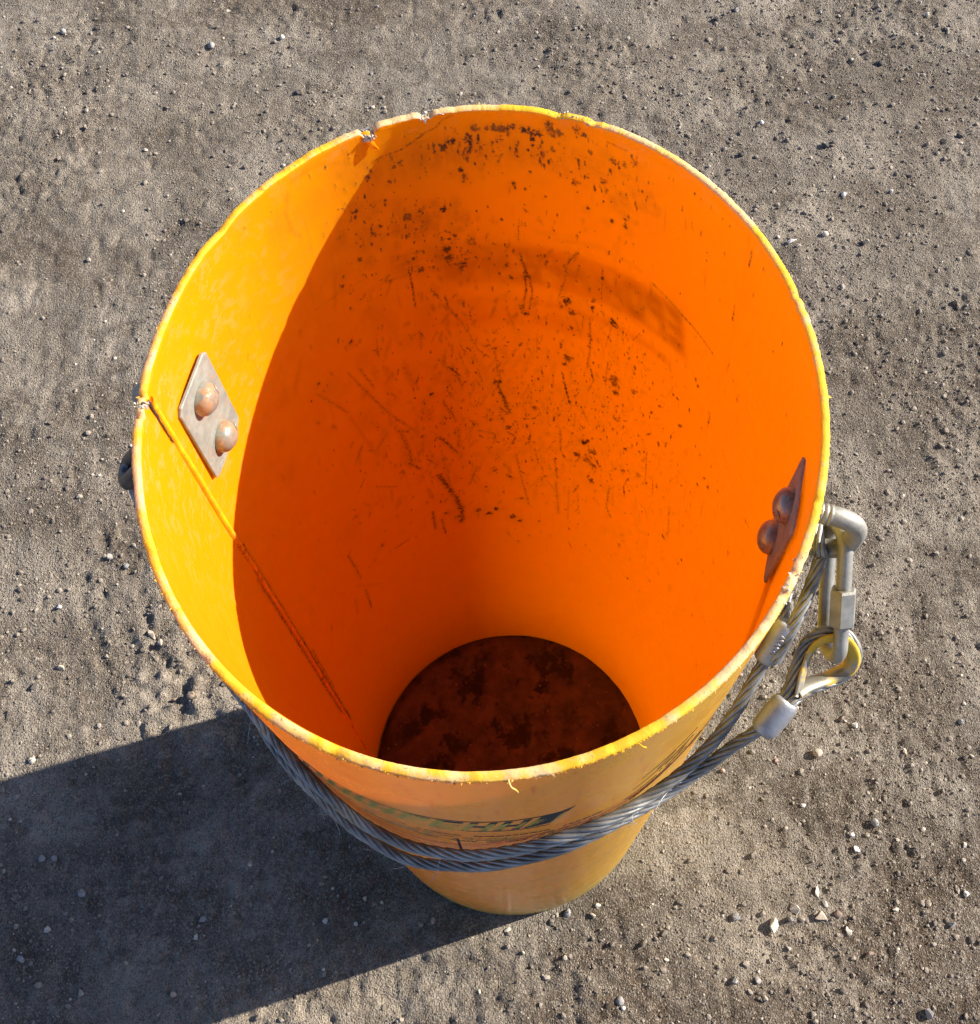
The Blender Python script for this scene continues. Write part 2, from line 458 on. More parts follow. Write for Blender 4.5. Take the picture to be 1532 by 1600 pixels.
LINES=[([(103.6,0.941),(103.4,0.917),(103.5,0.889)],0.6,0.9),([(96.5,0.894),(96.2,0.881)],0.7,0.9),([(96.5,0.881),(93.5,0.854),(91.4,0.827),(89.9,0.805)],0.7,0.5),([(79.7,0.943),(78.8,0.926),(78.4,0.896),(79.4,0.863)],0.7,0.8),([(78.8,0.928),(77.7,0.913),(77.0,0.894),(77.7,0.87)],0.6,0.8),([(67.5,0.957),(70.1,0.934)],1.0,0.7),([(69.8,0.935),(69.7,0.919),(71.2,0.892)],0.5,0.6),([(63.5,0.879),(62.7,0.844),(62.9,0.804)],0.7,0.8),([(65.0,0.878),(65.2,0.851)],0.5,0.6),([(69.3,0.783),(68.0,0.757),(66.5,0.729)],0.6,0.9),([(86.0,0.81),(85.9,0.784),(84.8,0.754)],0.8,0.6),([(85.0,0.733),(83.5,0.702)],1.2,0.9),([(75.7,0.842),(75.9,0.806)],0.4,0.5),([(60.9,0.789),(62.3,0.764)],0.5,0.7),([(57.9,0.827),(57.7,0.789)],0.6,0.8),([(113.7,0.875),(114.3,0.848)],0.5,0.5),([(103.4,0.847),(103.9,0.828)],0.7,0.5),([(112.8,0.933),(113.4,0.907)],0.6,0.4),([(107.6,0.813),(107.6,0.778)],0.5,0.4),([(122.7,0.848),(119.4,0.801),(115.6,0.758)],0.7,0.5),([(119.8,0.844),(117.4,0.805)],0.7,0.6),([(132.3,0.856),(125.8,0.794)],0.7,0.5),([(125.7,0.949),(112.7,0.948)],0.6,0.35),([(106.7,1.062),(104.0,1.063),(101.1,1.064),(98.6,1.069),(96.5,1.074),(94.4,1.077),(93.2,1.083)],0.4,0.9),([(93.2,1.083),(90.8,1.086),(88.2,1.088)],0.4,0.5),([(63.1,1.079),(58.9,1.078)],0.5,0.7),([(61.7,0.949),(61.2,0.91)],0.3,0.6),([(58.0,0.883),(58.9,0.847)],0.4,0.5),([(86.1,0.753),(84.4,0.724),(82.9,0.696)],1.5,0.9),([(100.4,0.734),(97.6,0.689)],1.1,0.7),([(121.1,0.824),(115.4,0.752),(109.3,0.698)],1.0,0.5),([(103.1,0.67),(98.4,0.626)],1.3,0.9),([(97.4,0.677),(97.8,0.635)],1.3,0.5),([(125.8,0.788),(121.7,0.696)],1.0,0.4),([(113.4,0.712),(112.2,0.665),(112.3,0.633)],1.7,0.6),([(113.0,0.642),(109.9,0.619)],1.3,0.7),([(105.0,0.59),(102.9,0.557),(100.8,0.521),(99.4,0.487),(100.2,0.456)],2.0,0.95),([(96.0,0.55),(93.2,0.588)],1.1,0.6),([(109.0,0.567),(108.2,0.542)],1.2,0.6),([(124.4,0.638),(118.2,0.609)],0.6,0.5),([(109.0,0.51),(109.2,0.461)],1.0,0.9),([(106.6,0.482),(106.1,0.438)],1.0,0.8),([(84.3,0.591),(83.2,0.548)],0.9,0.5),([(91.8,0.664),(87.3,0.655),(87.9,0.634)],1.0,0.6),([(81.6,0.611),(80.0,0.557),(77.7,0.491)],1.0,0.6),([(76.0,0.628),(75.0,0.597),(73.2,0.586)],0.6,0.6),([(68.9,0.676),(68.5,0.634)],0.9,0.7),([(70.2,0.615),(69.0,0.572)],0.8,0.7),([(69.4,0.564),(67.9,0.484)],1.3,0.6),([(65.1,0.719),(65.2,0.691)],0.7,0.6),([(68.8,0.768),(66.9,0.732)],0.7,0.9),([(65.1,0.56),(64.7,0.476)],0.7,0.5),([(62.1,0.554),(61.5,0.51)],0.6,0.5),([(52.3,0.604),(52.3,0.554),(50.2,0.536)],0.9,0.8),([(42.8,0.725),(41.3,0.671)],0.6,0.8),([(39.0,0.686),(37.7,0.657)],0.4,0.7),([(31.1,0.67),(28.6,0.615)],1.2,0.6),([(36.0,0.556),(34.0,0.494)],0.8,0.4),([(20.1,0.763),(19.0,0.733)],0.5,0.6),([(1.9,0.86),(358.4,0.87)],0.5,0.9),([(8.2,0.719),(6.4,0.721)],0.6,1),([(5.0,0.795),(2.6,0.776),(1.1,0.801)],0.6,0.5),([(141.0,0.566),(139.6,0.486)],0.8,0.9),([(139.7,0.449),(140.1,0.391)],0.9,0.9),([(144.9,0.461),(146.2,0.422)],1.0,0.5),([(174.9,0.524),(174.4,0.397)],1.3,0.9),([(124.2,0.474),(118.9,0.472)],0.8,0.8),([(93.5,0.561),(95.0,0.584)],0.8,0.4),([(27.3,0.879),(29.2,0.781)],0.5,0.4),([(143.0,0.485),(133.0,0.418)],0.7,0.3),([(50.0,0.961),(41.6,0.951),(30.6,0.944)],0.9,0.7),([(25.9,0.949),(14.7,0.946),(2.5,0.935)],1.6,0.22),([(32.2,0.899),(18.7,0.893),(4.6,0.877)],1.7,0.2),([(41.5,0.866),(23.8,0.863),(5.0,0.849),(358.5,0.795)],2.3,0.2),([(49.4,0.865),(33.9,0.851),(17.5,0.834),(7.0,0.795)],2.4,0.16),([(71.8,0.966),(61.9,0.971),(52.7,0.967)],1.4,0.3),([(75.9,0.97),(67.7,0.973)],1.4,0.2),([(30.5,1.102),(27.7,1.021),(27.2,0.977),(25.9,0.893)],0.7,0.35),([(28.4,1.076),(28.1,1.061)],0.8,0.8),([(28.8,1.016),(28.4,0.999)],0.7,0.9),([(124.4,1.072),(125.9,1.058),(125.9,1.041),(124.4,1.03)],1.1,0.35),([(123.0,1.08),(117.2,1.081),(110.0,1.065),(106.4,1.059)],1.1,0.25)]
CAB_UP=[(-0.1686,-0.1152,0.88),(-0.1631,-0.124,0.865),(-0.1511,-0.1392,0.86),(-0.139,-0.1535,0.855),(-0.1227,-0.1698,0.85),(-0.1092,-0.1809,0.825),(-0.093,-0.1908,0.815),(-0.0759,-0.199,0.81),(-0.0532,-0.2068,0.82),(-0.031,-0.2116,0.83),(-0.0047,-0.2133,0.85),(0.0208,-0.2117,0.868),(0.0419,-0.2077,0.875),(0.0631,-0.2018,0.88),(0.0852,-0.1921,0.88),(0.1073,-0.1802,0.885),(0.1246,-0.1684,0.895),(0.1365,-0.1582,0.91),(0.1487,-0.1442,0.925),(0.157,-0.1331,0.935),(0.1643,-0.1225,0.945),(0.1736,-0.1071,0.965)]
CAB_LO=[(-0.174,-0.1091,0.855),(-0.1694,-0.1193,0.845),(-0.1579,-0.1371,0.84),(-0.1464,-0.1517,0.83),(-0.1334,-0.1657,0.815),(-0.1201,-0.1788,0.8),(-0.1035,-0.1913,0.79),(-0.0861,-0.2019,0.785),(-0.0676,-0.2093,0.79),(-0.049,-0.2133,0.8),(-0.0232,-0.2174,0.815),(0.0034,-0.2173,0.835),(0.0294,-0.2143,0.85),(0.0552,-0.2071,0.862),(0.0818,-0.1964,0.865),(0.1039,-0.1867,0.87),(0.1247,-0.1767,0.885),(0.1441,-0.1672,0.905),(0.1581,-0.1611,0.92),(0.1742,-0.1461,0.935)]
EYE=[(0.1736,-0.1071,0.965),(0.1824,-0.0897,0.975),(0.1923,-0.0699,0.985),(0.2008,-0.0578,0.995)]
LINK=[(0.2089,-0.0606,1.0),(0.2069,-0.1232,0.94)]
THIMBLE=[(0.1741,-0.1451,0.936),(0.1832,-0.1291,0.942),(0.1902,-0.1172,0.95),(0.2009,-0.1133,0.956),(0.2142,-0.1152,0.953),(0.2217,-0.1242,0.942),(0.2191,-0.1323,0.93),(0.2075,-0.1369,0.926),(0.1899,-0.1421,0.93)]
LEFTLINK=[(-0.2222,0.0724,1.0),(-0.2541,0.062,0.91)]
STONES=[(0.334,-0.24,10.4),(0.367,-0.223,8.1),(0.359,-0.235,4.3),(0.286,-0.226,7.1),(0.401,-0.236,8.6),(0.401,-0.204,7.2),(0.409,-0.219,5.8),(0.424,-0.235,6.7),(0.517,-0.367,9.3),(0.44,-0.018,7.8),(0.503,0.016,5.9),(0.486,0.028,5.9),(0.659,0.009,5.1),(0.405,-0.088,4.3),(0.467,-0.154,5.8),(0.5,-0.121,6.9),(0.465,-0.134,3.9),(0.549,-0.232,5.4),(0.574,-0.26,6.4),(0.271,-0.304,5.7),(0.301,-0.306,5.2),(0.568,-0.026,6.0),(0.3,-0.031,3.8),(0.38,-0.023,3.9),(0.454,-0.289,6.8),(0.604,-0.224,5.0),(0.434,-0.256,6.3),(0.06,-0.201,6.5),(0.093,-0.207,4.7),(0.101,-0.195,4.2),(-0.024,-0.214,5.6),(0.117,-0.314,6.5),(0.12,-0.323,3.7),(-0.67,0.302,5.9),(-0.658,0.204,6.8),(-0.695,0.18,5.8),(-0.461,0.144,7.5),(-0.487,0.143,5.0),(-0.687,0.071,5.7),(-0.571,0.359,5.3),(-0.598,0.377,6.4),(-0.476,1.443,8.4),(-0.446,1.536,6.4),(-0.337,1.452,6.2),(-0.767,1.502,7.3),(-0.307,1.305,5.9),(0.573,0.875,9.0),(0.634,0.886,6.6),(0.699,0.862,7.3),(0.674,1.086,7.7),(0.685,0.971,5.6),(0.773,0.968,6.3),(0.514,1.079,5.7),(0.567,1.444,7.0),(0.523,1.422,6.3),(0.822,1.278,6.9),(0.945,1.399,6.5),(0.93,1.088,6.7),(0.566,1.152,5.2),(-0.433,-0.166,5.8),(-0.6,-0.117,6.5),(-0.66,-0.066,5.6),(-0.643,-0.068,5.0),(-0.673,-0.194,6.6),(-0.468,-0.255,4.8),(-0.525,0.245,8.2),(-0.51,0.228,6.1)]

STONE_LOOK = [
('pale','angular','largest pale angular stone, lower right of the bucket, casting a black shadow'),
('pale','angular','chunky two tone stone just above right of the largest pale stone'),
('grey','round','tiny stone touching the chunky two tone stone from below'),
('grey','round','half buried grey stone a little left of the largest pale stone'),
('tan','flat','flat tan stone sunk flush in the dirt right of the two tone stone'),
('pale','long','bent pale stone above the flat sunken tan stone'),
('pale','long','thin pale sliver between the bent pale stone and the flat sunken stone'),
('brown','round','round brown stone on the right side of the flat sunken tan stone'),
('grey','angular','grey stone with black shadow cut by the bottom right picture edge'),
('tan','round','round tan stone on its own below the cable thimble'),
('white','angular','white stone to the lower right of the cable thimble'),
('brown','angular','dark brown stone between the thimble and the white stone'),
('grey','round','grey stone at the right picture edge level with the lower ferrule'),
('white','round','small white pebble alone in the middle of the dirt lower right'),
('white','angular','white stone below a little cluster at the right, near a grey twin'),
('grey','round','grey rounded stone right of the little white cluster'),
('white','round','small white pebble at the left end of the little cluster'),
('tan','round','tan pebble near the right edge, low in the picture'),
('grey','angular','greenish grey stone at the right edge, lower of the group there'),
('grey','angular','left stone of a pair near the bottom, below the half buried stone'),
('grey','round','right stone of a pair near the bottom, below the half buried stone'),
('tan','long','upright tan stone far right of the round tan stone'),
('pink','round','small reddish pebble beside the rope right of the bucket front'),
('pink','round','small pinkish pebble below the lower ferrule'),
('brown','long','long dark brown stone lower right, standing alone below the sunken stone'),
('white','round','white pebble at the right picture edge near the bottom'),
('pale','angular','pale stone just below the round brown stone'),
('grey','round','grey rounded stone almost touching the front right of the bucket base'),
('tan','angular','small tan stone right of the grey stone at the bucket base'),
('pale','angular','small pale stone closest behind the pair at the bucket base'),
('pale','flat','flat pale stone on the lower edge of the bucket shadow'),
('grey','round','grey stone near the bottom edge below the bucket'),
('white','round','tiny white pebble just below the grey stone at the bottom edge'),
('white','angular','white stone with a black shadow on the dirt far left'),
('tan','angular','tan stone on the left, next below the white one'),
('dark','angular','black stone near the left edge above the bucket shadow'),
('brown','round','brown stone above the bucket shadow close to the bucket left side'),
('brown','round','smaller brown stone left of the one close to the bucket left side'),
('pale','round','pale pebble at the left edge touching the top of the bucket shadow'),
('grey','round','grey pebble left of the bucket, right one of a loose pair'),
('grey','angular','grey pebble left of the bucket, left one of a loose pair'),
('grey','round','grey stone in the dirt at the top left, above the bucket'),
('pale','long','pale sliver at the top picture edge left of centre'),
('pale','round','pale pebble near the top, left of the bucket gouge'),
('grey','round','grey pebble near the top left corner'),
('dark','round','dark pebble closest above the sunlit left rim'),
('white','long','long whitish stone beside the upper right rim'),
('pale','round','pale round pebble right of the long whitish stone'),
('dark','angular','black stone at the right, level with the long whitish stone'),
('dark','angular','black angular stone upper right, above the long whitish stone'),
('white','round','white pebble upper right, left of another white one'),
('white','angular','white pebble upper right, right of another white one'),
('dark','round','black pebble near the rim at the upper right'),
('grey','round','grey pebble at the top edge right of centre'),
('dark','round','dark pebble at the top, just below left of the grey one at the edge'),
('dark','round','dark round pebble in the upper right dirt near the top'),
('pale','round','pale pebble near the top right corner'),
('dark','angular','dark stone at the right picture edge in the upper part'),
('white','round','tiny white pebble above the dark pebble near the upper right rim'),
('grey','angular','grey stone in the middle of the bucket shadow'),
('grey','round','grey stone in the left part of the bucket shadow'),
('grey','round','left pebble of a close pair inside the bucket shadow'),
('grey','round','right pebble of a close pair inside the bucket shadow'),
('grey','angular','grey stone in the bucket shadow at the left picture edge'),
('tan','round','tan pebble in the bucket shadow near the bottom edge'),
('tan','angular','large crumbling clod left of the bucket with a dark shadow'),
('tan','angular','smaller clod below the large crumbling clod left of the bucket'),
]

# ------------------------------------------------------------------ ground
M_GROUND = mat_ground()

def graded(lo, hi, step, far):
    a = list(np.arange(lo, hi, step))
    d, p, q = step, lo, a[-1]
    L, Rr = [], []
    while p > -far:
        d *= 1.32
        p -= d
        L.append(p)
    d = step
    while q < far:
        d *= 1.32
        q += d
        Rr.append(q)
    return np.array(L[::-1] + a + Rr)

def ground_z(x, y):
    near = np.exp(-(np.maximum(0, np.hypot(x, y) - 0.195) / 0.02) ** 2)
    z = 0.012 * (vnoise(x * 2.1, y * 2.1, 1) - 0.5)
    z += 0.0055 * (vnoise(x * 9, y * 9, 2) - 0.5)
    clod = np.clip((vnoise(x * 6, y * 6, 5) - 0.48) * 4, 0, 1)
    wx, wy = x + 0.012 * vnoise(x * 22, y * 22, 15), y + 0.012 * vnoise(x * 22, y * 22, 16)
    z += 0.0044 * (np.abs(2 * vnoise(wx * 36, wy * 36, 3) - 1) - 0.5) * (0.35 + 0.9 * vnoise(x * 5, y * 5, 17))
    z += (0.0015 + 0.0036 * clod) * (vnoise(x * 85, y * 85, 4) - 0.5)
    z += (0.0014 + 0.0026 * clod) * (vnoise(x * 170, y * 170, 6) - 0.5)
    # little pits and cracks
    p = vnoise(x * 48 + 3 * vnoise(x * 11, y * 11, 8), y * 48, 7)
    z -= 0.0035 * np.clip((p - 0.84) * 8, 0, 1)
    cr = np.abs(vnoise(x * 13 + 0.8 * vnoise(x * 50, y * 50, 10), y * 13, 9) - 0.5)
    z -= 0.0028 * np.clip(1 - cr / 0.022, 0, 1) * np.clip((vnoise(x * 4, y * 4, 11) - 0.55) * 6, 0, 1)
    # shallow scrape marks left of the bucket
    u = (x + 0.55) * math.cos(0.35) + (y - 0.28) * math.sin(0.35)
    w = -(x + 0.55) * math.sin(0.35) + (y - 0.28) * math.cos(0.35)
    m = np.exp(-(u / 0.13) ** 2 - (w / 0.20) ** 2)
    z += 0.0035 * m * np.sin(u * 150 + 4 * vnoise(w * 8, u * 8, 12)) * np.clip(vnoise(u * 30, w * 5, 13) - 0.3, 0, 1)
    # crumbled clods against the left of the bucket
    for cx, cy, cr_ in ((-0.46, 0.24, 0.10), (-0.40, 0.12, 0.07), (-0.50, 0.15, 0.06)):
        m = np.exp(-((x - cx) ** 2 + (y - cy) ** 2) / cr_ ** 2)
        z += 0.016 * m * np.clip(vnoise(x * 62, y * 62, 14) - 0.45, 0, 1)
    far = np.clip(np.hypot(x, y) / 4 - 0.6, 0, 1)
    z = z * (1 - near) + near * -0.0015
    return z * (1 - far)

gx = graded(-1.15, 1.35, 0.0043, 45)
gy = graded(-0.62, 1.95, 0.0045, 45)
GX, GY = np.meshgrid(gx, gy)
GZ = ground_z(GX, GY)
nx, ny = len(gx), len(gy)
idx = np.arange(nx * ny).reshape(ny, nx)
gf = np.stack([idx[:-1, :-1].ravel(), idx[:-1, 1:].ravel(), idx[1:, 1:].ravel(), idx[1:, :-1].ravel()], -1)
ground = tag(obj('ground', np.stack([GX.ravel(), GY.ravel(), GZ.ravel()], -1), gf, M_GROUND), 'packed grey brown dirt yard with dusty patches', 'ground', kind='structure')
# where the soil is damp and brown (R) and where pale dust lies on it (G)
def patches(spots, seed):
    out = np.zeros_like(GX)
    wx = GX + 0.10 * (vnoise(GX * 7, GY * 7, seed) - 0.5) + 0.05 * (vnoise(GX * 19, GY * 19, seed + 1) - 0.5)
    wy = GY + 0.10 * (vnoise(GX * 7, GY * 7, seed + 2) - 0.5) + 0.05 * (vnoise(GX * 19, GY * 19, seed + 3) - 0.5)
    for cx, cy, rx, ry, v in spots:
        d = ((wx - cx) / rx) ** 2 + ((wy - cy) / ry) ** 2
        out = np.maximum(out, v * np.clip(1.35 - d, 0, 1))
    return out * (0.55 + 0.75 * vnoise(GX * 28, GY * 28, seed + 4))
soil = np.zeros((ny, nx, 4), np.float32)
soil[..., 3] = 1
soil[..., 0] = np.clip(patches([(0.10, -0.34, 0.20, 0.10, 0.9), (0.30, -0.36, 0.14, 0.09, 0.8), (0.62, -0.30, 0.22, 0.16, 0.8), (0.42, -0.10, 0.12, 0.07, 0.5), (0.55, 0.08, 0.14, 0.10, 0.45), (0.16, -0.20, 0.08, 0.05, 0.7), (-0.55, 0.44, 0.10, 0.07, 0.5), (-0.62, 0.62, 0.14, 0.05, 0.45), (-0.1, 1.55, 0.4, 0.09, 0.5), (0.75, 0.62, 0.3, 0.12, 0.35), (-0.75, 0.95, 0.16, 0.10, 0.45), (0.9, 1.2, 0.3, 0.1, 0.4), (-0.35, -0.12, 0.3, 0.1, 0.25), (1.6, 0.2, 0.6, 0.5, 0.6), (-1.6, 0.3, 0.5, 0.6, 0.5), (0.3, -1.2, 1.0, 0.4, 0.7)], 61), 0, 1)
soil[..., 1] = np.clip(patches([(0.24, -0.09, 0.09, 0.06, 0.8), (0.30, -0.20, 0.12, 0.08, 0.6), (-0.28, -0.30, 0.16, 0.08, 0.75), (-0.48, 0.20, 0.16, 0.16, 0.5), (0.62, 0.95, 0.22, 0.10, 0.35), (-0.5, 1.2, 0.35, 0.14, 0.35), (0.35, 1.3, 0.2, 0.1, 0.4), (-0.72, 0.08, 0.1, 0.1, 0.4)], 71), 0, 1)
at = ground.data.color_attributes.new('soil', 'FLOAT_COLOR', 'POINT')
at.data.foreach_set('color', soil.ravel())

# loose grit: far too many to count, one object
N = 95000
px = rng.uniform(-1.12, 1.32, N * 3)
py = -0.6 + 2.5 * rng.rand(N * 3) ** 1.15
dens = 0.15 + 1.0 * np.clip((vnoise(px * 5, py * 5, 21) - 0.35) * 3, 0, 1) * vnoise(px * 19, py * 19, 22) + 0.9 * np.clip(px * 1.4 + 0.1, 0, 1) * np.clip(vnoise(px * 9, py * 9, 23) * 1.8 - 0.5, 0, 1)
keep = (rng.rand(N * 3) < dens) & (np.hypot(px, py) > 0.206)
px, py = px[keep][:N], py[keep][:N]
N = len(px)
ph = (1 + 5 ** 0.5) / 2
ico = np.array([(-1, ph, 0), (1, ph, 0), (-1, -ph, 0), (1, -ph, 0), (0, -1, ph), (0, 1, ph), (0, -1, -ph), (0, 1, -ph), (ph, 0, -1), (ph, 0, 1), (-ph, 0, -1), (-ph, 0, 1)])
ico /= np.linalg.norm(ico[0])
icf = np.array([(0, 11, 5), (0, 5, 1), (0, 1, 7), (0, 7, 10), (0, 10, 11), (1, 5, 9), (5, 11, 4), (11, 10, 2), (10, 7, 6), (7, 1, 8), (3, 9, 4), (3, 4, 2), (3, 2, 6), (3, 6, 8), (3, 8, 9), (4, 9, 5), (2, 4, 11), (6, 2, 10), (8, 6, 7), (9, 8, 1)])
size = 0.0008 * (1 - rng.rand(N)) ** -0.37
size = np.minimum(size, 0.0042)
octa = np.array([(1, 0, 0), (-1, 0, 0), (0, 1, 0), (0, -1, 0), (0, 0, 1), (0.2, 0.1, -1)], float)
ocf = np.array([(0, 2, 4), (2, 1, 4), (1, 3, 4), (3, 0, 4), (2, 0, 5), (1, 2, 5), (3, 1, 5), (0, 3, 5)])
def pebble_mesh(base, bf, px, py, size):
    N, nv = len(px), len(base)
    a = rng.rand(N) * 2 * np.pi
    V = base[None] * (1 + 0.6 * (rng.rand(N, nv, 1) - 0.5)) * np.stack([0.75 + 0.6 * rng.rand(N), 0.7 + 0.5 * rng.rand(N), 0.55 + 0.4 * rng.rand(N)], -1)[:, None]
    ca, sa = np.cos(a)[:, None], np.sin(a)[:, None]
    V = np.stack([V[..., 0] * ca - V[..., 1] * sa, V[..., 0] * sa + V[..., 1] * ca, V[..., 2]], -1) * size[:, None, None]
    V += np.stack([px, py, ground_z(px, py) + 0.25 * size], -1)[:, None]
    return V.reshape(-1, 3), (bf[None] + nv * np.arange(N)[:, None, None]).reshape(-1, 3)
big = size > 0.0016
v1, f1 = pebble_mesh(octa * 1.15, ocf, px[~big], py[~big], size[~big])
v2, f2 = pebble_mesh(ico, icf, px[big], py[big], size[big])
V, F = np.vstack([v1, v2]), np.vstack([f1, f2 + len(v1)])
tag(obj('gravel', V, F, mat_gravel(), smooth=False), 'fine loose grit scattered over the dirt yard', 'gravel', kind='stuff')

# ------------------------------------------------------------------ bucket
M_IN, M_OUT, M_CUT = mat_plastic_inside(), mat_plastic_outside(), mat_plastic_cut()
M_STEEL = mat_simple('zinc_steel', (0.31, 0.30, 0.265), 0.52, 0.5, 0.2, 70, 0.3, dirt=(0.30, 0.24, 0.17), dscale=55, dlo=0.56, dhi=0.72)
M_PLATE = mat_simple('weathered_plate', (0.25, 0.275, 0.25), 0.6, 0.2, 0.2, 90, 0.3, dirt=(0.27, 0.22, 0.17), dscale=110, dlo=0.5, dhi=0.68)
M_DOME = mat_simple('plated_dome', (0.34, 0.36, 0.31), 0.30, 0.5, 0.2, 90, 0.4, dirt=(0.30, 0.17, 0.085), dscale=80, dlo=0.46, dhi=0.62)
M_ALU = mat_simple('swaged_aluminium', (0.36, 0.365, 0.38), 0.48, 0.6, 0.2, 80, 0.4, dirt=(0.24, 0.21, 0.17), dscale=60, dlo=0.58, dhi=0.72)
M_INK = mat_simple('faded_print_ink', (0.040, 0.044, 0.048), 0.9, 0, 0.25, 160, 0.1, dirt=(0.36, 0.26, 0.09), dscale=150, dlo=0.70, dhi=0.80, spec=0.1)
M_FAINT = mat_simple('faint_print_ink', (0.22, 0.16, 0.075), 0.5, 0, 0.3, 160, 0.1)
M_DARK = mat_simple('dark_base', (0.085, 0.052, 0.034), 0.6, 0, 0.5, 34, 0.4, dirt=(0.020, 0.014, 0.012), dscale=22, dlo=0.5, dhi=0.6)
M_THIMBLE = mat_simple('galvanised_thimble', (0.30, 0.28, 0.23), 0.45, 0.6, 0.3, 60, 0.3, dirt=(0.62, 0.38, 0.03), dscale=38, dlo=0.40, dhi=0.52)  # patchy yellow laid over the grey metal
M_BLACK = mat_simple('blackened_steel', (0.10, 0.10, 0.105), 0.35, 0.8, 0.3, 50, 0.3)
M_CHALK = mat_simple('chewed_plastic', (0.50, 0.46, 0.40), 0.8, 0, 0.4, 200, 0.6, dirt=(0.12, 0.11, 0.10), dscale=240, dlo=0.52, dhi=0.62)

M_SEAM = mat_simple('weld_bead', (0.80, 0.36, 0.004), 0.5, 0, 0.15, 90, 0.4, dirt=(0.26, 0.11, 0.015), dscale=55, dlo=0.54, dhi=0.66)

bucket = tag(empty('bucket', (0, 0, 0)), 'tall round yellow plastic bucket with scuffed orange inside, open at the top', 'bucket')

DEG = np.r_[np.arange(18, 132, 0.24), np.linspace(132, 378, 430, endpoint=False)]
TH = np.radians(DEG)
NTH = len(TH)
def ith(deg):
    return int(np.argmin(np.abs((DEG - deg + 180) % 360 - 180)))
def dip(c, depth, w):
    d = (DEG - c + 180) % 360 - 180
    return depth * np.exp(-(d / w) ** 2)
jit = 0.0008 * (vnoise(TH * 40, TH * 0, 31) - 0.5) + 0.00025 * (rng.rand(NTH) - 0.5) + 0.004 * (vnoise(TH * 3.2, TH * 0, 32) - 0.5) * 0.5
TOP = PIPE_H + jit
for c, d_, w in ((106.2, 0.008, 0.7), (107.4, 0.005, 0.6), (96.5, 0.003, 0.8), (95.3, 0.002, 0.5), (178.8, 0.004, 0.5), (175.0, 0.005, 0.35), (73, 0.0022, 1.5), (66, 0.0018, 1.0), (140, 0.002, 2.5), (318, 0.002, 0.6), (322, 0.0018, 0.5), (335, 0.0016, 0.8), (222, 0.002, 1.2), (246, 0.0015, 1.0), (15, 0.0022, 0.8), (12, 0.0018, 0.5), (203, 0.002, 0.8), (214, 0.0025, 0.5)):
    TOP = TOP - dip(c, d_, w)

rows, kind = [], []                      # (radius, z) per row
zin = np.r_[np.linspace(0.012, 0.36, 26), np.linspace(0.3617, 0.47, 40), np.linspace(0.471, PIPE_H - 0.0042, 540)]
Ri = PIPE_R - WALL_T
def bulge(z):
    return 0.0009 * (vnoise(TH * 1.6, z * 5 + TH * 0, 33) - 0.5) * 2
for z in zin:
    rows.append((pipe_radius(TH, z, Ri) + bulge(z), np.minimum(z, TOP - 0.0014)))
n_in = len(rows)
rt_in, rt_out = pipe_radius(TH, PIPE_H, Ri), pipe_radius(TH, PIPE_H, PIPE_R)
je = 0.0006 * (rng.rand(NTH) - 0.35) * np.clip(vnoise(TH * 8, TH * 0, 34) * 2 - 0.2, 0, 1.4)
ji = 0.0003 * (rng.rand(NTH) - 0.5)
rows.append((rt_in + ji * 0.4, TOP - 0.0007))
rows.append((rt_in + 0.0005 + ji, TOP + 0.00015 * (rng.rand(NTH) - 0.5)))
rows.append((0.5 * (rt_in + rt_out), TOP + 0.0002 * (rng.rand(NTH) - 0.5)))
rows.append((rt_out - 0.0006 + je, TOP + 0.00015 * (rng.rand(NTH) - 0.5)))
rows.append((rt_out + 0.0002 + je * 0.8, TOP - 0.0008 - 0.0004 * rng.rand(NTH)))
n_cut = len(rows)
for z in np.linspace(PIPE_H - 0.005, 0.0, 170):
    rows.append((pipe_radius(TH, z, PIPE_R) + bulge(z) * 0.8, np.minimum(z, TOP - 0.003)))
rows.append((pipe_radius(TH, 0, Ri), np.full(NTH, 0.0)))
RR = np.array([r for r, z in rows])
ZZ = np.array([np.broadcast_to(z, NTH) for r, z in rows])
nr = len(rows)
V = np.stack([RR * np.cos(TH), RR * np.sin(TH), ZZ], -1).reshape(-1, 3)
id_ = np.arange(nr * NTH).reshape(nr, NTH)
nxt = np.roll(id_, -1, 1)
F = np.stack([id_[:-1], id_[1:], nxt[1:], nxt[:-1]], -1)
closing = np.stack([id_[-1], id_[0], nxt[0], nxt[-1]], -1)[None]
F = np.concatenate([F, closing], 0)
mi = np.zeros(F.shape[:2], int)
mi[n_in:n_cut - 1] = 2
mi[n_cut - 1:] = 1
mi[-1] = 0
wall = obj('wall', V, F.reshape(-1, 4), [M_IN, M_OUT, M_CUT], bucket, True, mi.ravel())

# wear map on the inner wall: mud spots, scrapes, dirty film, chalky rubs, painted seam shade
ZG = ZZ[:n_in]
wear = np.zeros((nr, NTH, 4), np.float32)
wear[..., 3] = 1
mud = np.zeros((n_in, NTH))
film = np.zeros((n_in, NTH))
def local(deg, z, rmm):
    k = 3.2 * rmm / 1000
    zi = np.where(np.abs(zin - z) < k)[0]
    dd = (DEG - deg + 180) % 360 - 180
    ti = np.where(np.abs(dd) * math.pi / 180 * Ri < k)[0]
    if len(zi) == 0 or len(ti) == 0:
        return None
    s = np.radians(dd[ti])[None] * Ri
    return np.ix_(zi, ti), s * 1000, (zin[zi] - z)[:, None] * 1000
def blob(arr, deg, z, rx, rz, val):
    q = local(deg, z, max(rx, rz, 0.6))
    if q is None:
        return
    ix, s, w = q
    rx, rz = max(rx, 0.6), max(rz, 0.6)
    arr[ix] = np.maximum(arr[ix], val * np.exp(-((s / rx) ** 2 + (w / rz) ** 2) * 0.9))
rs = random.Random(11)
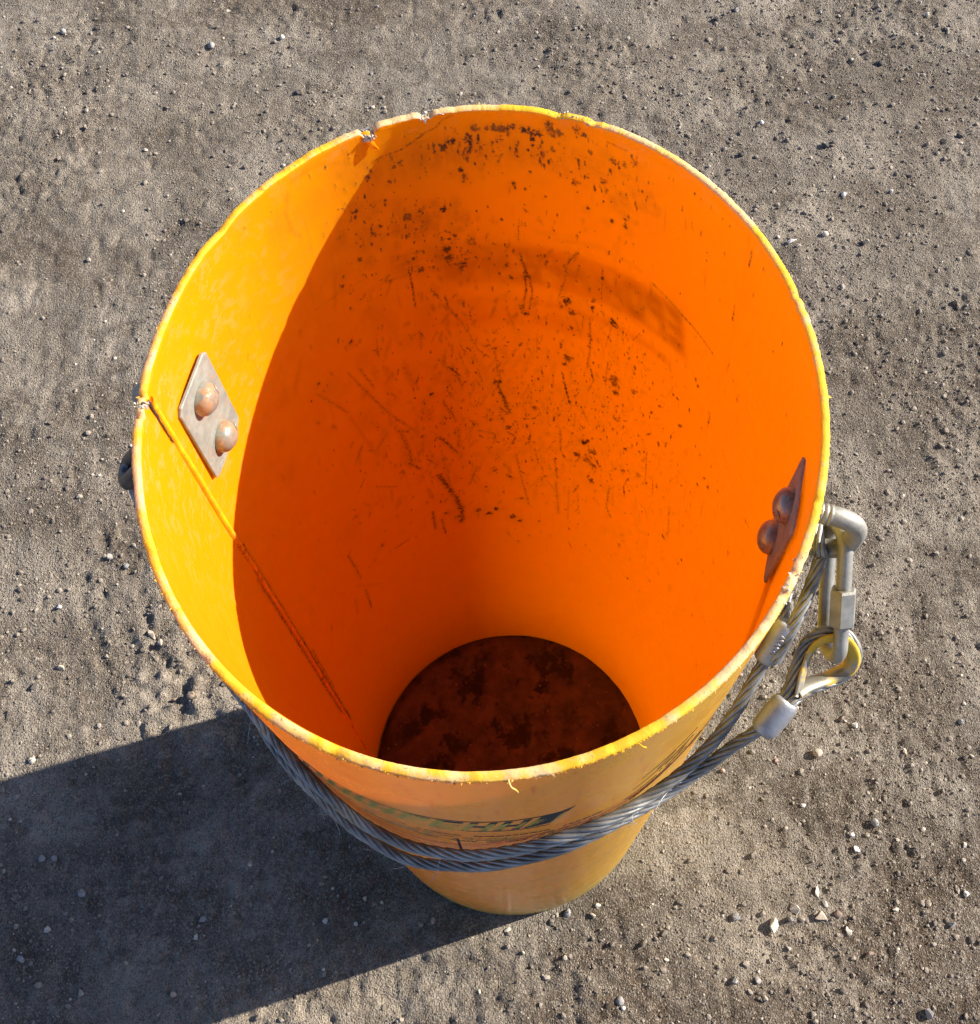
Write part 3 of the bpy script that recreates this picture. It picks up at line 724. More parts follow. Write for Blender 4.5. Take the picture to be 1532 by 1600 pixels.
for deg, z, r, st in SPOTS:
    for k in range(7 + int(r * 5)):
        a_, d_ = rs.uniform(0, 6.28), r * abs(rs.gauss(0, 0.55))
        q = max(0.7, rs.uniform(0.14, 0.42) * r)
        blob(mud, deg + math.degrees(d_ * math.cos(a_) / 1000 / Ri) * 0.85, z + d_ * math.sin(a_) / 1000 * 1.2, q, q * rs.uniform(0.8, 2.2), (0.40 + 0.60 * st) * rs.uniform(0.65, 1.0))
    if r > 2.0 and st > 0.65:
        for k in range(6):
            blob(mud, deg + rs.gauss(0, 0.28 * r) / 3.4, z + rs.gauss(0, 0.3 * r) / 1000, r * rs.uniform(0.22, 0.42), r * rs.uniform(0.25, 0.55), 1.0)
    blob(film, deg, z, r * 1.3, r * 1.7, 0.7 * st)
    blob(film, deg + rs.gauss(0, 0.6), z - 0.003, r * 2.2, r * 3.0, 0.36 * st)
for pts, wmm, st in LINES + [([(173.8, 0.86), (173.7, 0.62)], 1.2, 0.85), ([(173.7, 0.62), (173.7, 0.28)], 1.8, 1.0), ([(176.1, 0.80), (176.1, 0.36)], 1.5, 0.95), ([(172.0, 0.56), (172.4, 0.42)], 1.2, 0.7)]:  # added lines beside the lower seam: dark scratches plus its shade painted in
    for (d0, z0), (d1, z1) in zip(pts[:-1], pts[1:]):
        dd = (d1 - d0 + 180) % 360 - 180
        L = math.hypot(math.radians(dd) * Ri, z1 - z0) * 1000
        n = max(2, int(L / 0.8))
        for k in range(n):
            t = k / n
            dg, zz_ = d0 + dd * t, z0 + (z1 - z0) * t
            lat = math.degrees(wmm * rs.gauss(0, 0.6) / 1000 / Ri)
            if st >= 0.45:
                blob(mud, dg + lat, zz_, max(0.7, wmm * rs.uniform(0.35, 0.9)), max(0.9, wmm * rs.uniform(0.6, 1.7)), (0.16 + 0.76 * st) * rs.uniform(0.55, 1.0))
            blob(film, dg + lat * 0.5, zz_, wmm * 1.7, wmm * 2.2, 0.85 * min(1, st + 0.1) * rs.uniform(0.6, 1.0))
# many small scrapes where loads have rubbed the far side
for k in range(1250):
    dg, zz_ = rs.gauss(72, 30), min(1.05, max(0.42, rs.gauss(0.73, 0.13)))
    L, sl = (rs.uniform(2, 12) if rs.random() < 0.85 else rs.uniform(12, 34)) / 1000, rs.gauss(0.05, 0.3)
    w0, s_ = rs.uniform(0.8, 1.9), rs.uniform(0.2, 0.85)
    n = int(L * 1000 / 1.3) + 1
    for j in range(n):
        t = j * 0.0013
        e = math.sin(math.pi * (j + 0.5) / n) ** 0.5
        blob(film if s_ < 0.62 else mud, dg + math.degrees(t * sl / Ri) + rs.gauss(0, 0.06), zz_ - t, w0 * e * rs.uniform(0.6, 1.1), w0 * 1.5, e * (s_ * 1.75 if s_ < 0.62 else s_ * 0.95) * rs.uniform(0.65, 1.0))
for k in range(330):
    dg, zz_ = rs.gauss(74, 27), min(1.075, max(0.5, rs.gauss(0.9, 0.16)))
    r_ = rs.uniform(0.7, 1.7)
    blob(mud, dg, zz_, r_ * 0.7, r_ * rs.uniform(0.9, 3.0), rs.uniform(0.35, 0.8))
for k in range(170):
    # soft vertical rubs
    dg, zz_ = rs.gauss(74, 26), rs.gauss(0.74, 0.12)
    w0, L, s_ = rs.uniform(1.2, 3.6), rs.uniform(0.012, 0.055), rs.uniform(0.2, 0.55)
    n, sl = int(L / 0.0022) + 2, rs.gauss(0, 0.25)
    for j in range(n):
        e = math.sin(math.pi * (j + 0.5) / n) ** 0.6
        blob(film, dg + math.degrees(j * 0.0022 * sl / Ri) + rs.gauss(0, 0.15), max(0.4, min(1.07, zz_ - j * 0.0022)), w0 * e + 0.4, 3.2, s_ * e * rs.uniform(0.6, 1.0))
for dg, zz_, rx, rz, s_ in ((58, 1.028, 12, 14, 0.75), (66, 1.05, 24, 8, 0.5), (54, 1.04, 11, 12, 0.65), (99, 0.985, 16, 20, 0.7), (92, 0.99, 9, 22, 0.55), (104, 0.945, 20, 9, 0.6), (113, 1.0, 14, 20, 0.28), (60, 0.76, 9, 28, 0.4), (57, 0.85, 8, 20, 0.4), (88, 1.06, 40, 6, 0.5)):
    for k in range(14):
        blob(film, dg + math.degrees(rs.gauss(0, rx * 0.5) / 1000 / Ri), zz_ + rs.gauss(0, rz * 0.5) / 1000, rx * rs.uniform(0.2, 0.5), rz * rs.uniform(0.2, 0.5), s_ * rs.uniform(0.6, 1.1))
for k in range(120):
    r_ = rs.uniform(4, 14)
    blob(film, rs.gauss(85, 34), min(1.05, max(0.5, rs.gauss(0.84, 0.15))), r_, r_ * rs.uniform(1, 2.2), rs.uniform(0.08, 0.26))
for dg0, z0, sd, sz, cnt, big_ in ((110, 1.03, 3, 0.018, 40, 1.4), (100, 0.985, 5, 0.02, 80, 1.6), (113, 0.975, 3, 0.03, 45, 1.2), (84, 1.055, 12, 0.006, 110, 1.8), (62, 1.04, 6, 0.012, 50, 1.3), (92, 0.945, 7, 0.012, 70, 1.3), (70, 0.90, 8, 0.03, 70, 1.2), (56, 0.845, 6, 0.03, 80, 1.3), (60, 0.755, 6, 0.03, 90, 1.4), (78, 0.72, 14, 0.03, 110, 1.2), (100, 0.74, 10, 0.04, 70, 1.2), (45, 0.74, 10, 0.05, 60, 1.1), (85, 0.62, 16, 0.02, 90, 1.2)):
    for k in range(cnt):
        r_ = rs.uniform(0.6, big_)
        blob(mud, rs.gauss(dg0, sd), min(1.078, rs.gauss(z0, sz)), r_ * rs.uniform(0.6, 0.9), r_ * rs.uniform(0.9, 3.6), rs.uniform(0.3, 0.9))
    for k in range(cnt // 4):
        r_ = rs.uniform(2, 6)
        blob(film, rs.gauss(dg0, sd), min(1.078, rs.gauss(z0, sz)), r_, r_ * rs.uniform(1, 2.6), rs.uniform(0.15, 0.45))
ZN = np.broadcast_to(zin[:, None], mud.shape)
DN = np.broadcast_to(DEG[None], mud.shape)
# dusty film along the mud line under the lip at the back
lip = np.exp(-((ZN - 1.052) / 0.016) ** 2) * np.exp(-((DN - 82) / 26) ** 2)
film = np.maximum(film, 0.6 * lip * (0.4 + vnoise(DN * 0.9, ZN * 90, 41)))
film = np.maximum(film, 0.17 * np.exp(-((DN - 120) / 16) ** 2) * np.exp(-((ZN - 0.97) / 0.09) ** 2) * vnoise(DN * 0.5, ZN * 50, 42))
chalk = 0.6 * np.exp(-(((DN - 165) / 34) ** 4)) * np.clip((ZN - 0.80) / 0.2, 0, 1) * (0.25 + 0.9 * vnoise(DN * 0.12, ZN * 14, 43))
chalk = np.maximum(chalk, 0.5 * np.exp(-((ZN - 1.083) / 0.008) ** 2) * vnoise(DN * 0.25, ZN * 20, 44))
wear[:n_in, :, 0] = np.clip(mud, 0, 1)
wear[:n_in, :, 1] = np.clip(film, 0, 1)
wear[:n_in, :, 2] = np.clip(chalk, 0, 1)
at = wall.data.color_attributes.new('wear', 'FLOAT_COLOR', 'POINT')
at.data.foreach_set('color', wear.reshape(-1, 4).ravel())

# weld seams down the inside
def seam(name, deg, z0, z1, w, hgt, seed):
    zs = np.linspace(z0, z1, 160)
    prof = np.linspace(-1, 1, 9)
    V = []
    for z in zs:
        sh = 0.0006 * (float(vnoise(z * 30, 0, seed)) - 0.5)
        for p in prof:
            t = math.radians(deg) + (p * w / 2 + sh) / Ri
            r = float(pipe_radius(t, z, Ri)) + 0.0006 - (hgt + 0.0006) * (1 - p * p) ** 0.5 * (0.85 + 0.3 * float(vnoise(z * 60, 2, seed)))
            V.append((r * math.cos(t), r * math.sin(t), z))
    F = [(i * 9 + k, i * 9 + k + 1, i * 9 + k + 10, i * 9 + k + 9) for i in range(159) for k in range(8)]
    F += [tuple(range(9)), tuple(159 * 9 + k for k in range(9))[::-1]]
    return obj(name, V, F, M_SEAM, bucket)
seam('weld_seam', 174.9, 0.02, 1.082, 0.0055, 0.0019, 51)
# torn strip where the seam has split below the rim
V, F = [], []
for i in range(15):
    z = 1.086 - i * 0.0036
    w = 0.0016 * (1 - i / 15) + 0.0006 * rs.random()
    for s_ in (-1, 1):
        V.append(on_wall(175.9 + 0.12 * rs.random() + math.degrees(s_ * w / Ri) * 0.6, z, -0.0007 - 0.0008 * rs.random(), True))
F = [(2 * i, 2 * i + 1, 2 * i + 3, 2 * i + 2) for i in range(14)]
o = obj('split', V, F, M_BLACK, bucket)
o.modifiers.new('thick', 'SOLIDIFY').thickness = 0.0006

# dark floor plate, a rough disc a little short of the wall
V, F = [(0, 0, 0.016)], []
for j in range(1, 15):
    for i in range(96):
        t = i / 96 * 2 * math.pi
        r = (j / 14) * (float(pipe_radius(t, 0.015, Ri)) - 0.0012) - (0.0006 * rs.random() if j == 14 else 0)
        V.append((r * math.cos(t), r * math.sin(t), 0.015 + 0.0022 * (float(vnoise(r * 40 * math.cos(t), r * 40 * math.sin(t), 53)) - 0.3) + (0.001 if j == 14 else 0)))
F += [(0, 1 + i, 1 + (i + 1) % 96) for i in range(96)]
for j in range(13):
    F += [(1 + j * 96 + i, 1 + (j + 1) * 96 + i, 1 + (j + 1) * 96 + (i + 1) % 96, 1 + j * 96 + (i + 1) % 96) for i in range(96)]
n = len(V)
V += [(v[0], v[1], 0.004) for v in V[1 + 13 * 96:1 + 14 * 96]]
F += [(1 + 13 * 96 + i, n + i, n + (i + 1) % 96, 1 + 13 * 96 + (i + 1) % 96) for i in range(96)]
F.append(tuple(n + i for i in range(96))[::-1])
floor_plate = obj('floor_plate', V, F, M_DARK, bucket)
floor_plate['label'] = 'dark brown stained floor disc'
# crumbs of dirt lying on it
V = []
for k in range(150):
    a_, r = rs.uniform(0, 6.28), 0.185 * math.sqrt(rs.random())
    s_ = rs.uniform(0.0006, 0.0018)
    V.append(ico * s_ * (1 + 0.4 * (rng.rand(12, 1) - 0.5)) + np.array((r * math.cos(a_), r * math.sin(a_), 0.0162)))
F = (icf[None] + 12 * np.arange(150)[:, None, None]).reshape(-1, 3)
o = obj('dirt_crumbs', np.vstack(V), F, mat_simple('crumb', (0.20, 0.14, 0.09), 0.9), bucket, False)
o['kind'] = 'stuff'

# frayed plastic hairs along the sawn edge
V, F = [], []
for k in range(1500):
    dg = rs.gauss(270, 38) if k < 1150 else rs.uniform(0, 360)
    t = math.radians(dg)
    i = ith(dg)
    r = rt_out[i] - rs.uniform(0, 0.0012)
    z = TOP[i] - rs.uniform(0.0002, 0.0028)
    L = rs.uniform(0.0004, 0.0016) if rs.random() < 0.985 else rs.uniform(0.002, 0.0035)
    w = rs.uniform(0.0003, 0.0010)
    er, et = np.array((math.cos(t), math.sin(t), 0)), np.array((-math.sin(t), math.cos(t), 0))
    b = er * r + np.array((0, 0, z))
    d_ = er * rs.uniform(0.5, 1) + et * rs.gauss(0, 0.4) + np.array((0, 0, rs.uniform(-1.0, 0.35)))
    d_ /= np.linalg.norm(d_)
    n = len(V)
    V += [b - et * w, b + et * w, b + np.array((0, 0, -w)), b + d_ * L]
    F += [(n, n + 1, n + 3), (n + 1, n + 2, n + 3), (n + 2, n, n + 3)]
o = obj('frayed_edge', V, F, M_CUT, bucket, False)
o['kind'] = 'stuff'

def curl(name, pts, r, mat, par):
    P = spline(pts, 0.0007)
    t = np.linspace(0, 1, len(P))
    v, f = tube(P, r * (1 - 0.6 * t), 6)
    return obj(name, v, f, mat, par)
def rim_pt(deg, dr, dz):
    i = ith(deg)
    t = math.radians(deg)
    return np.array(((rt_out[i] + dr) * math.cos(t), (rt_out[i] + dr) * math.sin(t), PIPE_H + dz))
curl('plastic_curl', [rim_pt(269.3, -0.002, -0.001), rim_pt(269.6, 0.003, 0.0), rim_pt(270.2, 0.0045, -0.002), rim_pt(270.5, 0.0052, -0.006), rim_pt(270.2, 0.005, -0.010)], 0.0006, M_CUT, bucket)
curl('plastic_curl', [rim_pt(287.0, -0.001, -0.002), rim_pt(287.6, 0.003, -0.001), rim_pt(288.0, 0.0035, -0.003), rim_pt(288.2, 0.0038, -0.006)], 0.0005, M_CUT, bucket)
# torn flap hanging inside under the gouge in the far rim
V, F = [], []
fl = [(107.3, 1.0870, -0.002, 0.0062), (107.1, 1.083, -0.0002, 0.0055), (106.7, 1.079, 0.0010, 0.0042), (106.2, 1.0755, 0.0018, 0.0026), (105.6, 1.073, 0.0022, 0.0006)]
for dg, z, off, w in fl:
    for s_ in (-1, 0, 1):
        V.append(on_wall(dg + math.degrees(s_ * w / 2 / Ri), min(z, 1.0885), -off - 0.0004 + (0.0012 if s_ == 0 else 0), True))
F = [(3 * i + k, 3 * i + k + 1, 3 * i + k + 4, 3 * i + k + 3) for i in range(4) for k in range(2)]
o = obj('torn_flap', V, F, M_IN, bucket)
o.modifiers.new('thick', 'SOLIDIFY').thickness = 0.0007
def crumbs(name, specs, mat):
    """shredded slivers of plastic where the rim has been chewed"""
    V, F, n = [], [], 0
    tf = [(0, 1, 2), (0, 3, 1), (1, 3, 2), (2, 3, 0)]
    for dg, spread, cnt, smax in specs:
        for k in range(cnt):
            d1 = (dg + rs.gauss(0, spread)) % 360
            i = ith(d1)
            t = math.radians(d1)
            p = np.array((math.cos(t), math.sin(t), 0)) * (rt_in[i] + rs.uniform(-0.0006, 0.0056)) + np.array((0, 0, TOP[i] - rs.uniform(-0.0004, 0.0012)))
            s_ = smax * rs.uniform(0.4, 1)
            q = p + np.array([[rs.uniform(-1, 1), rs.uniform(-1, 1), rs.uniform(-0.6, 0.8)] for _ in range(4)]) * s_
            V.append(q)
            F += [tuple(n + c for c in f_) for f_ in tf]
            n += 4
    return obj(name, np.vstack(V), F, mat, bucket, False)
crumbs('chewed_patch', [(106.7, 0.5, 60, 0.0030)], M_CHALK)
crumbs('chewed_patch', [(96.0, 0.7, 40, 0.0022)], M_CHALK)
crumbs('chewed_patch', [(70, 2.0, 50, 0.0016)], M_CHALK)
crumbs('chewed_patch', [(177.0, 0.3, 24, 0.0026)], M_CHALK)
crumbs('chewed_patch', [(320, 1.3, 26, 0.0015)], M_CHALK)

# ---- printed lettering round the outside, two runs half a turn apart
def patch(quads, off):
    """thin curved plates from (deg, z) quads, lying just proud of the outer wall"""
    V, F = [], []
    for q in quads:
        (d0, z0), (d1, z1), (d2, z2), (d3, z3) = q          # lower left, lower right, upper right, upper left
        nseg = max(1, int(abs(d1 - d0) / 1.0))
        base = len(V)
        for i in range(nseg + 1):
            t = i / nseg
            for (da, za), (db, zb) in (((d0, z0), (d1, z1)), ((d3, z3), (d2, z2))):
                V.append(on_wall(da + (db - da) * t, za + (zb - za) * t, off))
        F += [(base + 2 * i, base + 2 * i + 2, base + 2 * i + 3, base + 2 * i + 1) for i in range(nseg)]
    return V, F

def lettering(start, name):
    Z0, Z1 = 0.906, 0.952
    sl = 3.0                                                   # slant: degrees gained from top to bottom
    def q(d0, d1, za, zb):
        f = lambda z: (z - Z0) / (Z1 - Z0)
        return ((d0 + sl * f(za), za), (d1 + sl * f(za), za), (d1 + sl * f(zb), zb), (d0 + sl * f(zb), zb))
    Q = [q(0, 58, Z0, Z0 + 0.0028), q(0, 58, Z1 - 0.0028, Z1)]
    # heavy slanted letters, bars and bowls
    zl, zh, zm = Z0 + 0.0045, Z1 - 0.0045, (Z0 + Z1) / 2
    d = 1.0
    pat = 'EPDNIHPENH'
    for ch in pat:
        w = 1.5 if ch == 'I' else 4.4
        Q.append(q(d, d + 1.3, zl, zh))
        if ch in 'NHDPR':
            Q.append(q(d + w - 1.3, d + w, zm if ch == 'P' else zl, zh))
        if ch in 'EDPR':
            Q.append(q(d + 1.15, d + w - (1.1 if ch != 'E' else 0), zh - 0.007, zh))
        if ch in 'EPRHN':
            Q.append(q(d + 1.15, d + w - (1.1 if ch != 'E' else 0), zm - 0.0035, zm + 0.0035))
        if ch in 'ED':
            Q.append(q(d + 1.15, d + w - (1.1 if ch != 'E' else 0), zl, zl + 0.007))
        d += w + 1.15
    # solid wedge that ends the line in a point
    Q.append(((d, zl), (d + 4.5, zl + 0.004), (d + 6.2, zh + 0.004), (d + sl, zh)))
    Q.append(((d + 4.5, zl + 0.004), (d + 6.0, zm), (d + 8.6, Z1 + 0.006), (d + 6.2, zh + 0.004)))
    Q = [tuple((start + a_, z) for a_, z in qq) for qq in Q]
    v, f = patch(Q, 0.0006)
    o = obj(name, v, f, M_INK, wall, False)
    o.modifiers.new('thick', 'SOLIDIFY').thickness = 0.0004
    return o
lettering(217.5, 'printed_lettering')
lettering(37.5, 'printed_lettering')

def small_print(start, name):
    Q = []
    d = 0
    while d < 62:
        w = rs.uniform(0.5, 2.2)
        Q.append(((start + d, 0.880), (start + d + w, 0.880), (start + d + w, 0.8835), (start + d, 0.8835)))
        d += w + rs.uniform(0.15, 0.5)
        if rs.random() < 0.12:
            d += 2
    v, f = patch(Q, 0.0006)
    o = obj(name, v, f, M_INK, wall, False)
    o.modifiers.new('thick', 'SOLIDIFY').thickness = 0.0003
    Q = []
    d = 18
    while d < 62:
        w = rs.uniform(0.25, 0.8)
        for z in (0.866, 0.857, 0.848):
            if rs.random() < 0.8:
                Q.append(((start + d, z), (start + d + w, z), (start + d + w + 0.8, z + 0.005), (start + d + 0.8, z + 0.005)))
        d += w + rs.uniform(0.3, 0.7)
    v, f = patch(Q, 0.0006)
    o = obj('faded_print', v, f, M_FAINT, wall, False)
    o.modifiers.new('thick', 'SOLIDIFY').thickness = 0.0003
small_print(222, 'small_print')
small_print(42, 'small_print')
# pencil tick and the hand-drawn marker lines on the right
v, f = patch([((258.3, 0.765), (258.75, 0.765), (259.2, 0.858), (258.75, 0.858))], 0.0006)
obj('tick_mark', v, f, M_INK, wall, False).modifiers.new('thick', 'SOLIDIFY').thickness = 0.0003
Q = []
def stroke(d0, z0, d1, z1, w=0.0016, n=7):
    for i in range(n):
        t, u = i / n, (i + 0.96) / n
        if rs.random() < 0.12:
            continue
        wa = w * rs.uniform(0.6, 1.2)
        zA, zB = z0 + (z1 - z0) * t, z0 + (z1 - z0) * u
        Q.append(((d0 + (d1 - d0) * t, zA), (d0 + (d1 - d0) * u, zB), (d0 + (d1 - d0) * u, zB + wa), (d0 + (d1 - d0) * t, zA + wa)))
for a_ in ((292.5, 0.935, 303, 0.975), (291.5, 0.905, 305.5, 0.958), (290.5, 0.878, 305.5, 0.925), (291.6, 0.868, 307, 0.92), (292, 0.858, 308, 0.91), (296, 0.93, 299, 0.955), (297, 0.91, 301, 0.945), (299, 0.90, 302, 0.93), (300, 0.915, 303, 0.95)):
    stroke(*a_)
v, f = patch(Q, 0.0006)
obj('marker_scribble', v, f, M_FAINT, wall, False).modifiers.new('thick', 'SOLIDIFY').thickness = 0.0003

# ---- backing plates inside, with domed nuts, and the U-bolts they hold
def frame_at(deg):
    t = math.radians(deg)
    return np.array((math.cos(t), math.sin(t), 0)), np.array((-math.sin(t), math.cos(t), 0)), np.array((0, 0, 1.0))

def backing(deg, zc, wid, hgt, leg_z, label):
    er, et, ez = frame_at(deg)
    r0 = float(pipe_radius(math.radians(deg), zc, Ri))
    c0 = er * (r0 - 0.0024) + ez * zc
    ch = 0.004
    w, h = wid / 2, hgt / 2
    out = [(-w + ch, -h), (w - ch, -h), (w, -h + ch), (w, h - ch), (w - ch, h), (-w + ch, h), (-w, h - ch), (-w, -h + ch)]
    V = [c0 + et * a_ + ez * b for a_, b in out] + [c0 - er * 0.0014 + et * a_ + ez * b for a_, b in out] + [c0 - er * 0.0019 + et * a_ * 0.98 + ez * b * 0.985 for a_, b in out]
    F = [tuple(range(8))] + [tuple(16 + i for i in range(8))[::-1]]
    for b in (0, 8):
        F += [(b + i, b + 8 + i, b + 8 + (i + 1) % 8, b + (i + 1) % 8) for i in range(8)]
    p = obj('backing_plate', V, F, M_PLATE, bucket, False)
    p['label'] = label
    face = c0 - er * 0.0019
    for z in leg_z:
        # a domed nut: short collar then a dome
        prof = [(0.0110, 0.0), (0.0112, 0.0016)] + [(0.0110 * math.cos(k * math.pi / 20), 0.0028 + 0.0078 * math.sin(k * math.pi / 20)) for k in range(10)]
        V, F = [], []
        for rr, hh in prof:
            for i in range(28):
                a_ = i / 28 * 2 * math.pi
                V.append(face + ez * (z - zc) - er * (hh - 0.0004) + (et * math.cos(a_) + ez * math.sin(a_)) * rr * (1 + 0.10 * (float(vnoise(1.3 * math.cos(a_) + z * 90, 1.3 * math.sin(a_) + hh * 300, 81)) - 0.5)))
        m = len(prof)
        F = [(j * 28 + i, j * 28 + (i + 1) % 28, (j + 1) * 28 + (i + 1) % 28, (j + 1) * 28 + i) for j in range(m - 1) for i in range(28)]
        V.append(face + ez * (z - zc) - er * 0.0104)
        F += [((m - 1) * 28 + i, (m - 1) * 28 + (i + 1) % 28, m * 28) for i in range(28)]
        nut = obj('domed_nut', V, F, M_DOME, p)
        # raised oval maker's mark on its flank
        ring = [face + ez * (z - zc + 0.0035 * math.sin(a_) + 0.001) + et * (-0.0078 + 0.002 * math.cos(a_)) - er * (0.0072 + 0.0018 * math.cos(a_)) for a_ in np.linspace(0, 2 * math.pi, 24, endpoint=False)]
        v, f = tube(np.array(ring), 0.00055, 6, closed=True)
        obj('raised_mark', v, f, M_DOME, p)
    return p

def u_bolt(deg, leg_z, reach, label):
    er, et, ez = frame_at(deg)
    r0 = float(pipe_radius(math.radians(deg), leg_z[0], PIPE_R))
    pts = [er * (r0 - 0.006) + ez * leg_z[0], er * (r0 + reach) + ez * leg_z[0], er * (r0 + reach) + ez * leg_z[1], er * (r0 - 0.006) + ez * leg_z[1]]
    P = resample(rounded(pts, 0.021, 14), 0.0006)
    d = np.linalg.norm(np.diff(P, axis=0), axis=1)
    s = np.r_[0, np.cumsum(d)]
    e = np.minimum(s, s[-1] - s)
    thread = np.where((e > 0.008) & (e < 0.021), 0.00038 * np.sign(np.sin(s * 2 * math.pi / 0.0028)), 0)
    v, f = tube(P, 0.0060 + thread, 18)
    u = obj('u_bolt', v, f, M_STEEL, bucket)
    u['label'] = label
    for z in leg_z:
        c = er * (r0 + 0.0010) + ez * z
        v, f = tube(np.array([c - er * 0.001, c + er * 0.0035]), 0.0125, 26, up=(0, 0, 1))
        obj('washer', v, f, M_STEEL, u, False)
    return u

backing(163.2, 0.992, 0.047, 0.093, (1.017, 0.967), 'bare zinc plate with two domed nuts in the sunlight')
backing(341.2, 1.010, 0.050, 0.086, (1.033, 0.985), 'zinc plate with two domed nuts in the shade')
u_bolt(163.2, (1.017, 0.967), 0.036, 'dark U-bolt peeping out behind the sunlit rim')
u_bolt(341.2, (1.033, 0.985), 0.034, 'U-bolt outside the rim that holds the link')

# ------------------------------------------------------------------ links, wire rope
def quick_link(P0, P1, wdir, width, label, mat, rad=0.0047, nut=True):
    P0, P1 = np.array(P0), np.array(P1)
    root = tag(empty('connecting_link', P1), label, 'link', 'connecting links on the U-bolts')
    ax = (P1 - P0) / np.linalg.norm(P1 - P0)
    L = np.linalg.norm(P1 - P0)
    wd = np.array(wdir, float)
    wd -= (wd @ ax) * ax
    wd /= np.linalg.norm(wd)
    h = width / 2
    pts = []
    for k in range(24):
        a_ = math.pi * k / 24
        pts.append(P0 + ax * (h - h * math.sin(a_)) + wd * h * math.cos(a_))
    for k in range(24):
        a_ = math.pi * k / 24
        pts.append(P1 - ax * (h - h * math.sin(a_)) - wd * h * math.cos(a_))
    P = np.array(pts + [pts[0]])
    P = resample(P, 0.002)[:-1]
    v, f = tube(P, rad, 14, closed=True)
    obj('link_bar', v, f, mat, root)
    if nut:
        c = P0 + ax * (L * 0.56) + wd * h
        q = np.array([c - ax * 0.0125, c - ax * 0.011, c + ax * 0.011, c + ax * 0.0125])
        v, f = tube(q, [0.0072, 0.0083, 0.0083, 0.0072], 6, up=tuple(np.cross(ax, wd)))
        obj('sleeve_nut', v, f, mat, root, False)
    return root

view = np.array(CF)
side = np.cross((np.array(LINK[1]) - np.array(LINK[0])), view)
side /= np.linalg.norm(side)
quick_link(LINK[0], LINK[1], -view * 0.98 + side * 0.14, 0.024, 'pale zinc link with hex sleeve hanging from the right U-bolt into the cable eye', M_STEEL)
quick_link((-0.2090, 0.0570, 0.972), (-0.2575, 0.0605, 0.905), (0.1, 0.95, 0.1), 0.017, 'dark link showing as a black curve outside the left rim', M_BLACK, 0.0062, False)

def rope_mesh(P, R=0.0041, lay=0.066, wires=8, seg=14):
    """six-strand wire rope, each strand with its own lay of wires"""
    T, N, B = frames(P)
    s = np.r_[0, np.cumsum(np.linalg.norm(np.diff(P, axis=0), axis=1))]
    parts = []
    rs_ = R * 0.365
    a = np.linspace(0, 2 * np.pi, seg, endpoint=False)
    for k in range(6):
        ph_ = 2 * np.pi * (s / lay + k / 6)
        D = np.cos(ph_)[:, None] * N + np.sin(ph_)[:, None] * B
        E = -np.sin(ph_)[:, None] * N + np.cos(ph_)[:, None] * B
        c = P + D * (R - rs_)
        tw = -2 * np.pi * s / (lay * 0.42)
        ang = a[None] + 0 * s[:, None]
        r = rs_ * (1.0 + 0.10 * np.cos(wires * (ang - tw[:, None] / wires * 2.0)))
        V = c[:, None] + r[..., None] * (np.cos(ang)[..., None] * D[:, None] + np.sin(ang)[..., None] * E[:, None])
        parts.append(V.reshape(-1, 3))
    n = len(P)
    idx = np.arange(n * seg).reshape(n, seg)
    nx_ = np.roll(idx, -1, 1)
    f = np.stack([idx[:-1], nx_[:-1], nx_[1:], idx[1:]], -1).reshape(-1, 4)
    F = np.vstack([f + k * n * seg for k in range(6)])
    return np.vstack(parts), F

rope_root = tag(empty('wire_rope', (0.0034, -0.2173, 0.835)), 'doubled grey wire rope handle slung round the front of the yellow bucket', 'wire rope')
M_ROPE = mat_rope()
er, et, ez = frame_at(341.2)
rU = float(pipe_radius(math.radians(341.2), 1.0, PIPE_R))
f1 = np.array(CAB_UP[-1])
f1b = np.array(CAB_UP[-2])
f2 = np.array(CAB_LO[-1])
# eye round the lower leg of the U-bolt, back down into its ferrule
leg = er * (rU + 0.013) + ez * 0.985
out = et * -0.0052
eye = [f1b + np.array((0.004, -0.004, 0.004)), f1 + np.array((0.0045, -0.0045, 0.003)), np.array(EYE[1]) + np.array((0.0055, -0.006, 0.003)), np.array(EYE[2]) + np.array((0.006, -0.005, 0.003)),
       leg + et * -0.006 + ez * 0.012 + er * 0.004, leg + et * 0.0125 + ez * 0.010, leg + et * 0.013 + ez * -0.008, leg + et * -0.008 + ez * -0.012 - er * 0.004, np.array(EYE[1]) + np.array((-0.003, 0.001, -0.012)), f1 + np.array((-0.001, 0.0, -0.002))]
left = [(-0.190, -0.076, 0.886), (-0.205, -0.030, 0.893), (-0.222, 0.018, 0.899), (-0.243, 0.052, 0.905), (-0.2545, 0.0665, 0.9045), (-0.258, 0.060, 0.893), (-0.243, 0.018, 0.876), (-0.222, -0.028, 0.868), (-0.200, -0.072, 0.861)]
th_ = [np.array(p) for p in THIMBLE]
cen = sum(th_) / len(th_)
loop = [f2] + [p for p in th_[1:]] + [f2 + np.array((0.003, -0.004, 0.0)), np.array(CAB_LO[-2]) + np.array((0.003, -0.004, 0))]
path = eye + [np.array(p) for p in CAB_UP[::-1][1:]] + [np.array(p) for p in left] + [np.array(p) for p in CAB_LO[:-1]] + loop
P = spline(path, 0.0016)
v, f = rope_mesh(P)
obj('strands', v, f, M_ROPE, rope_root)

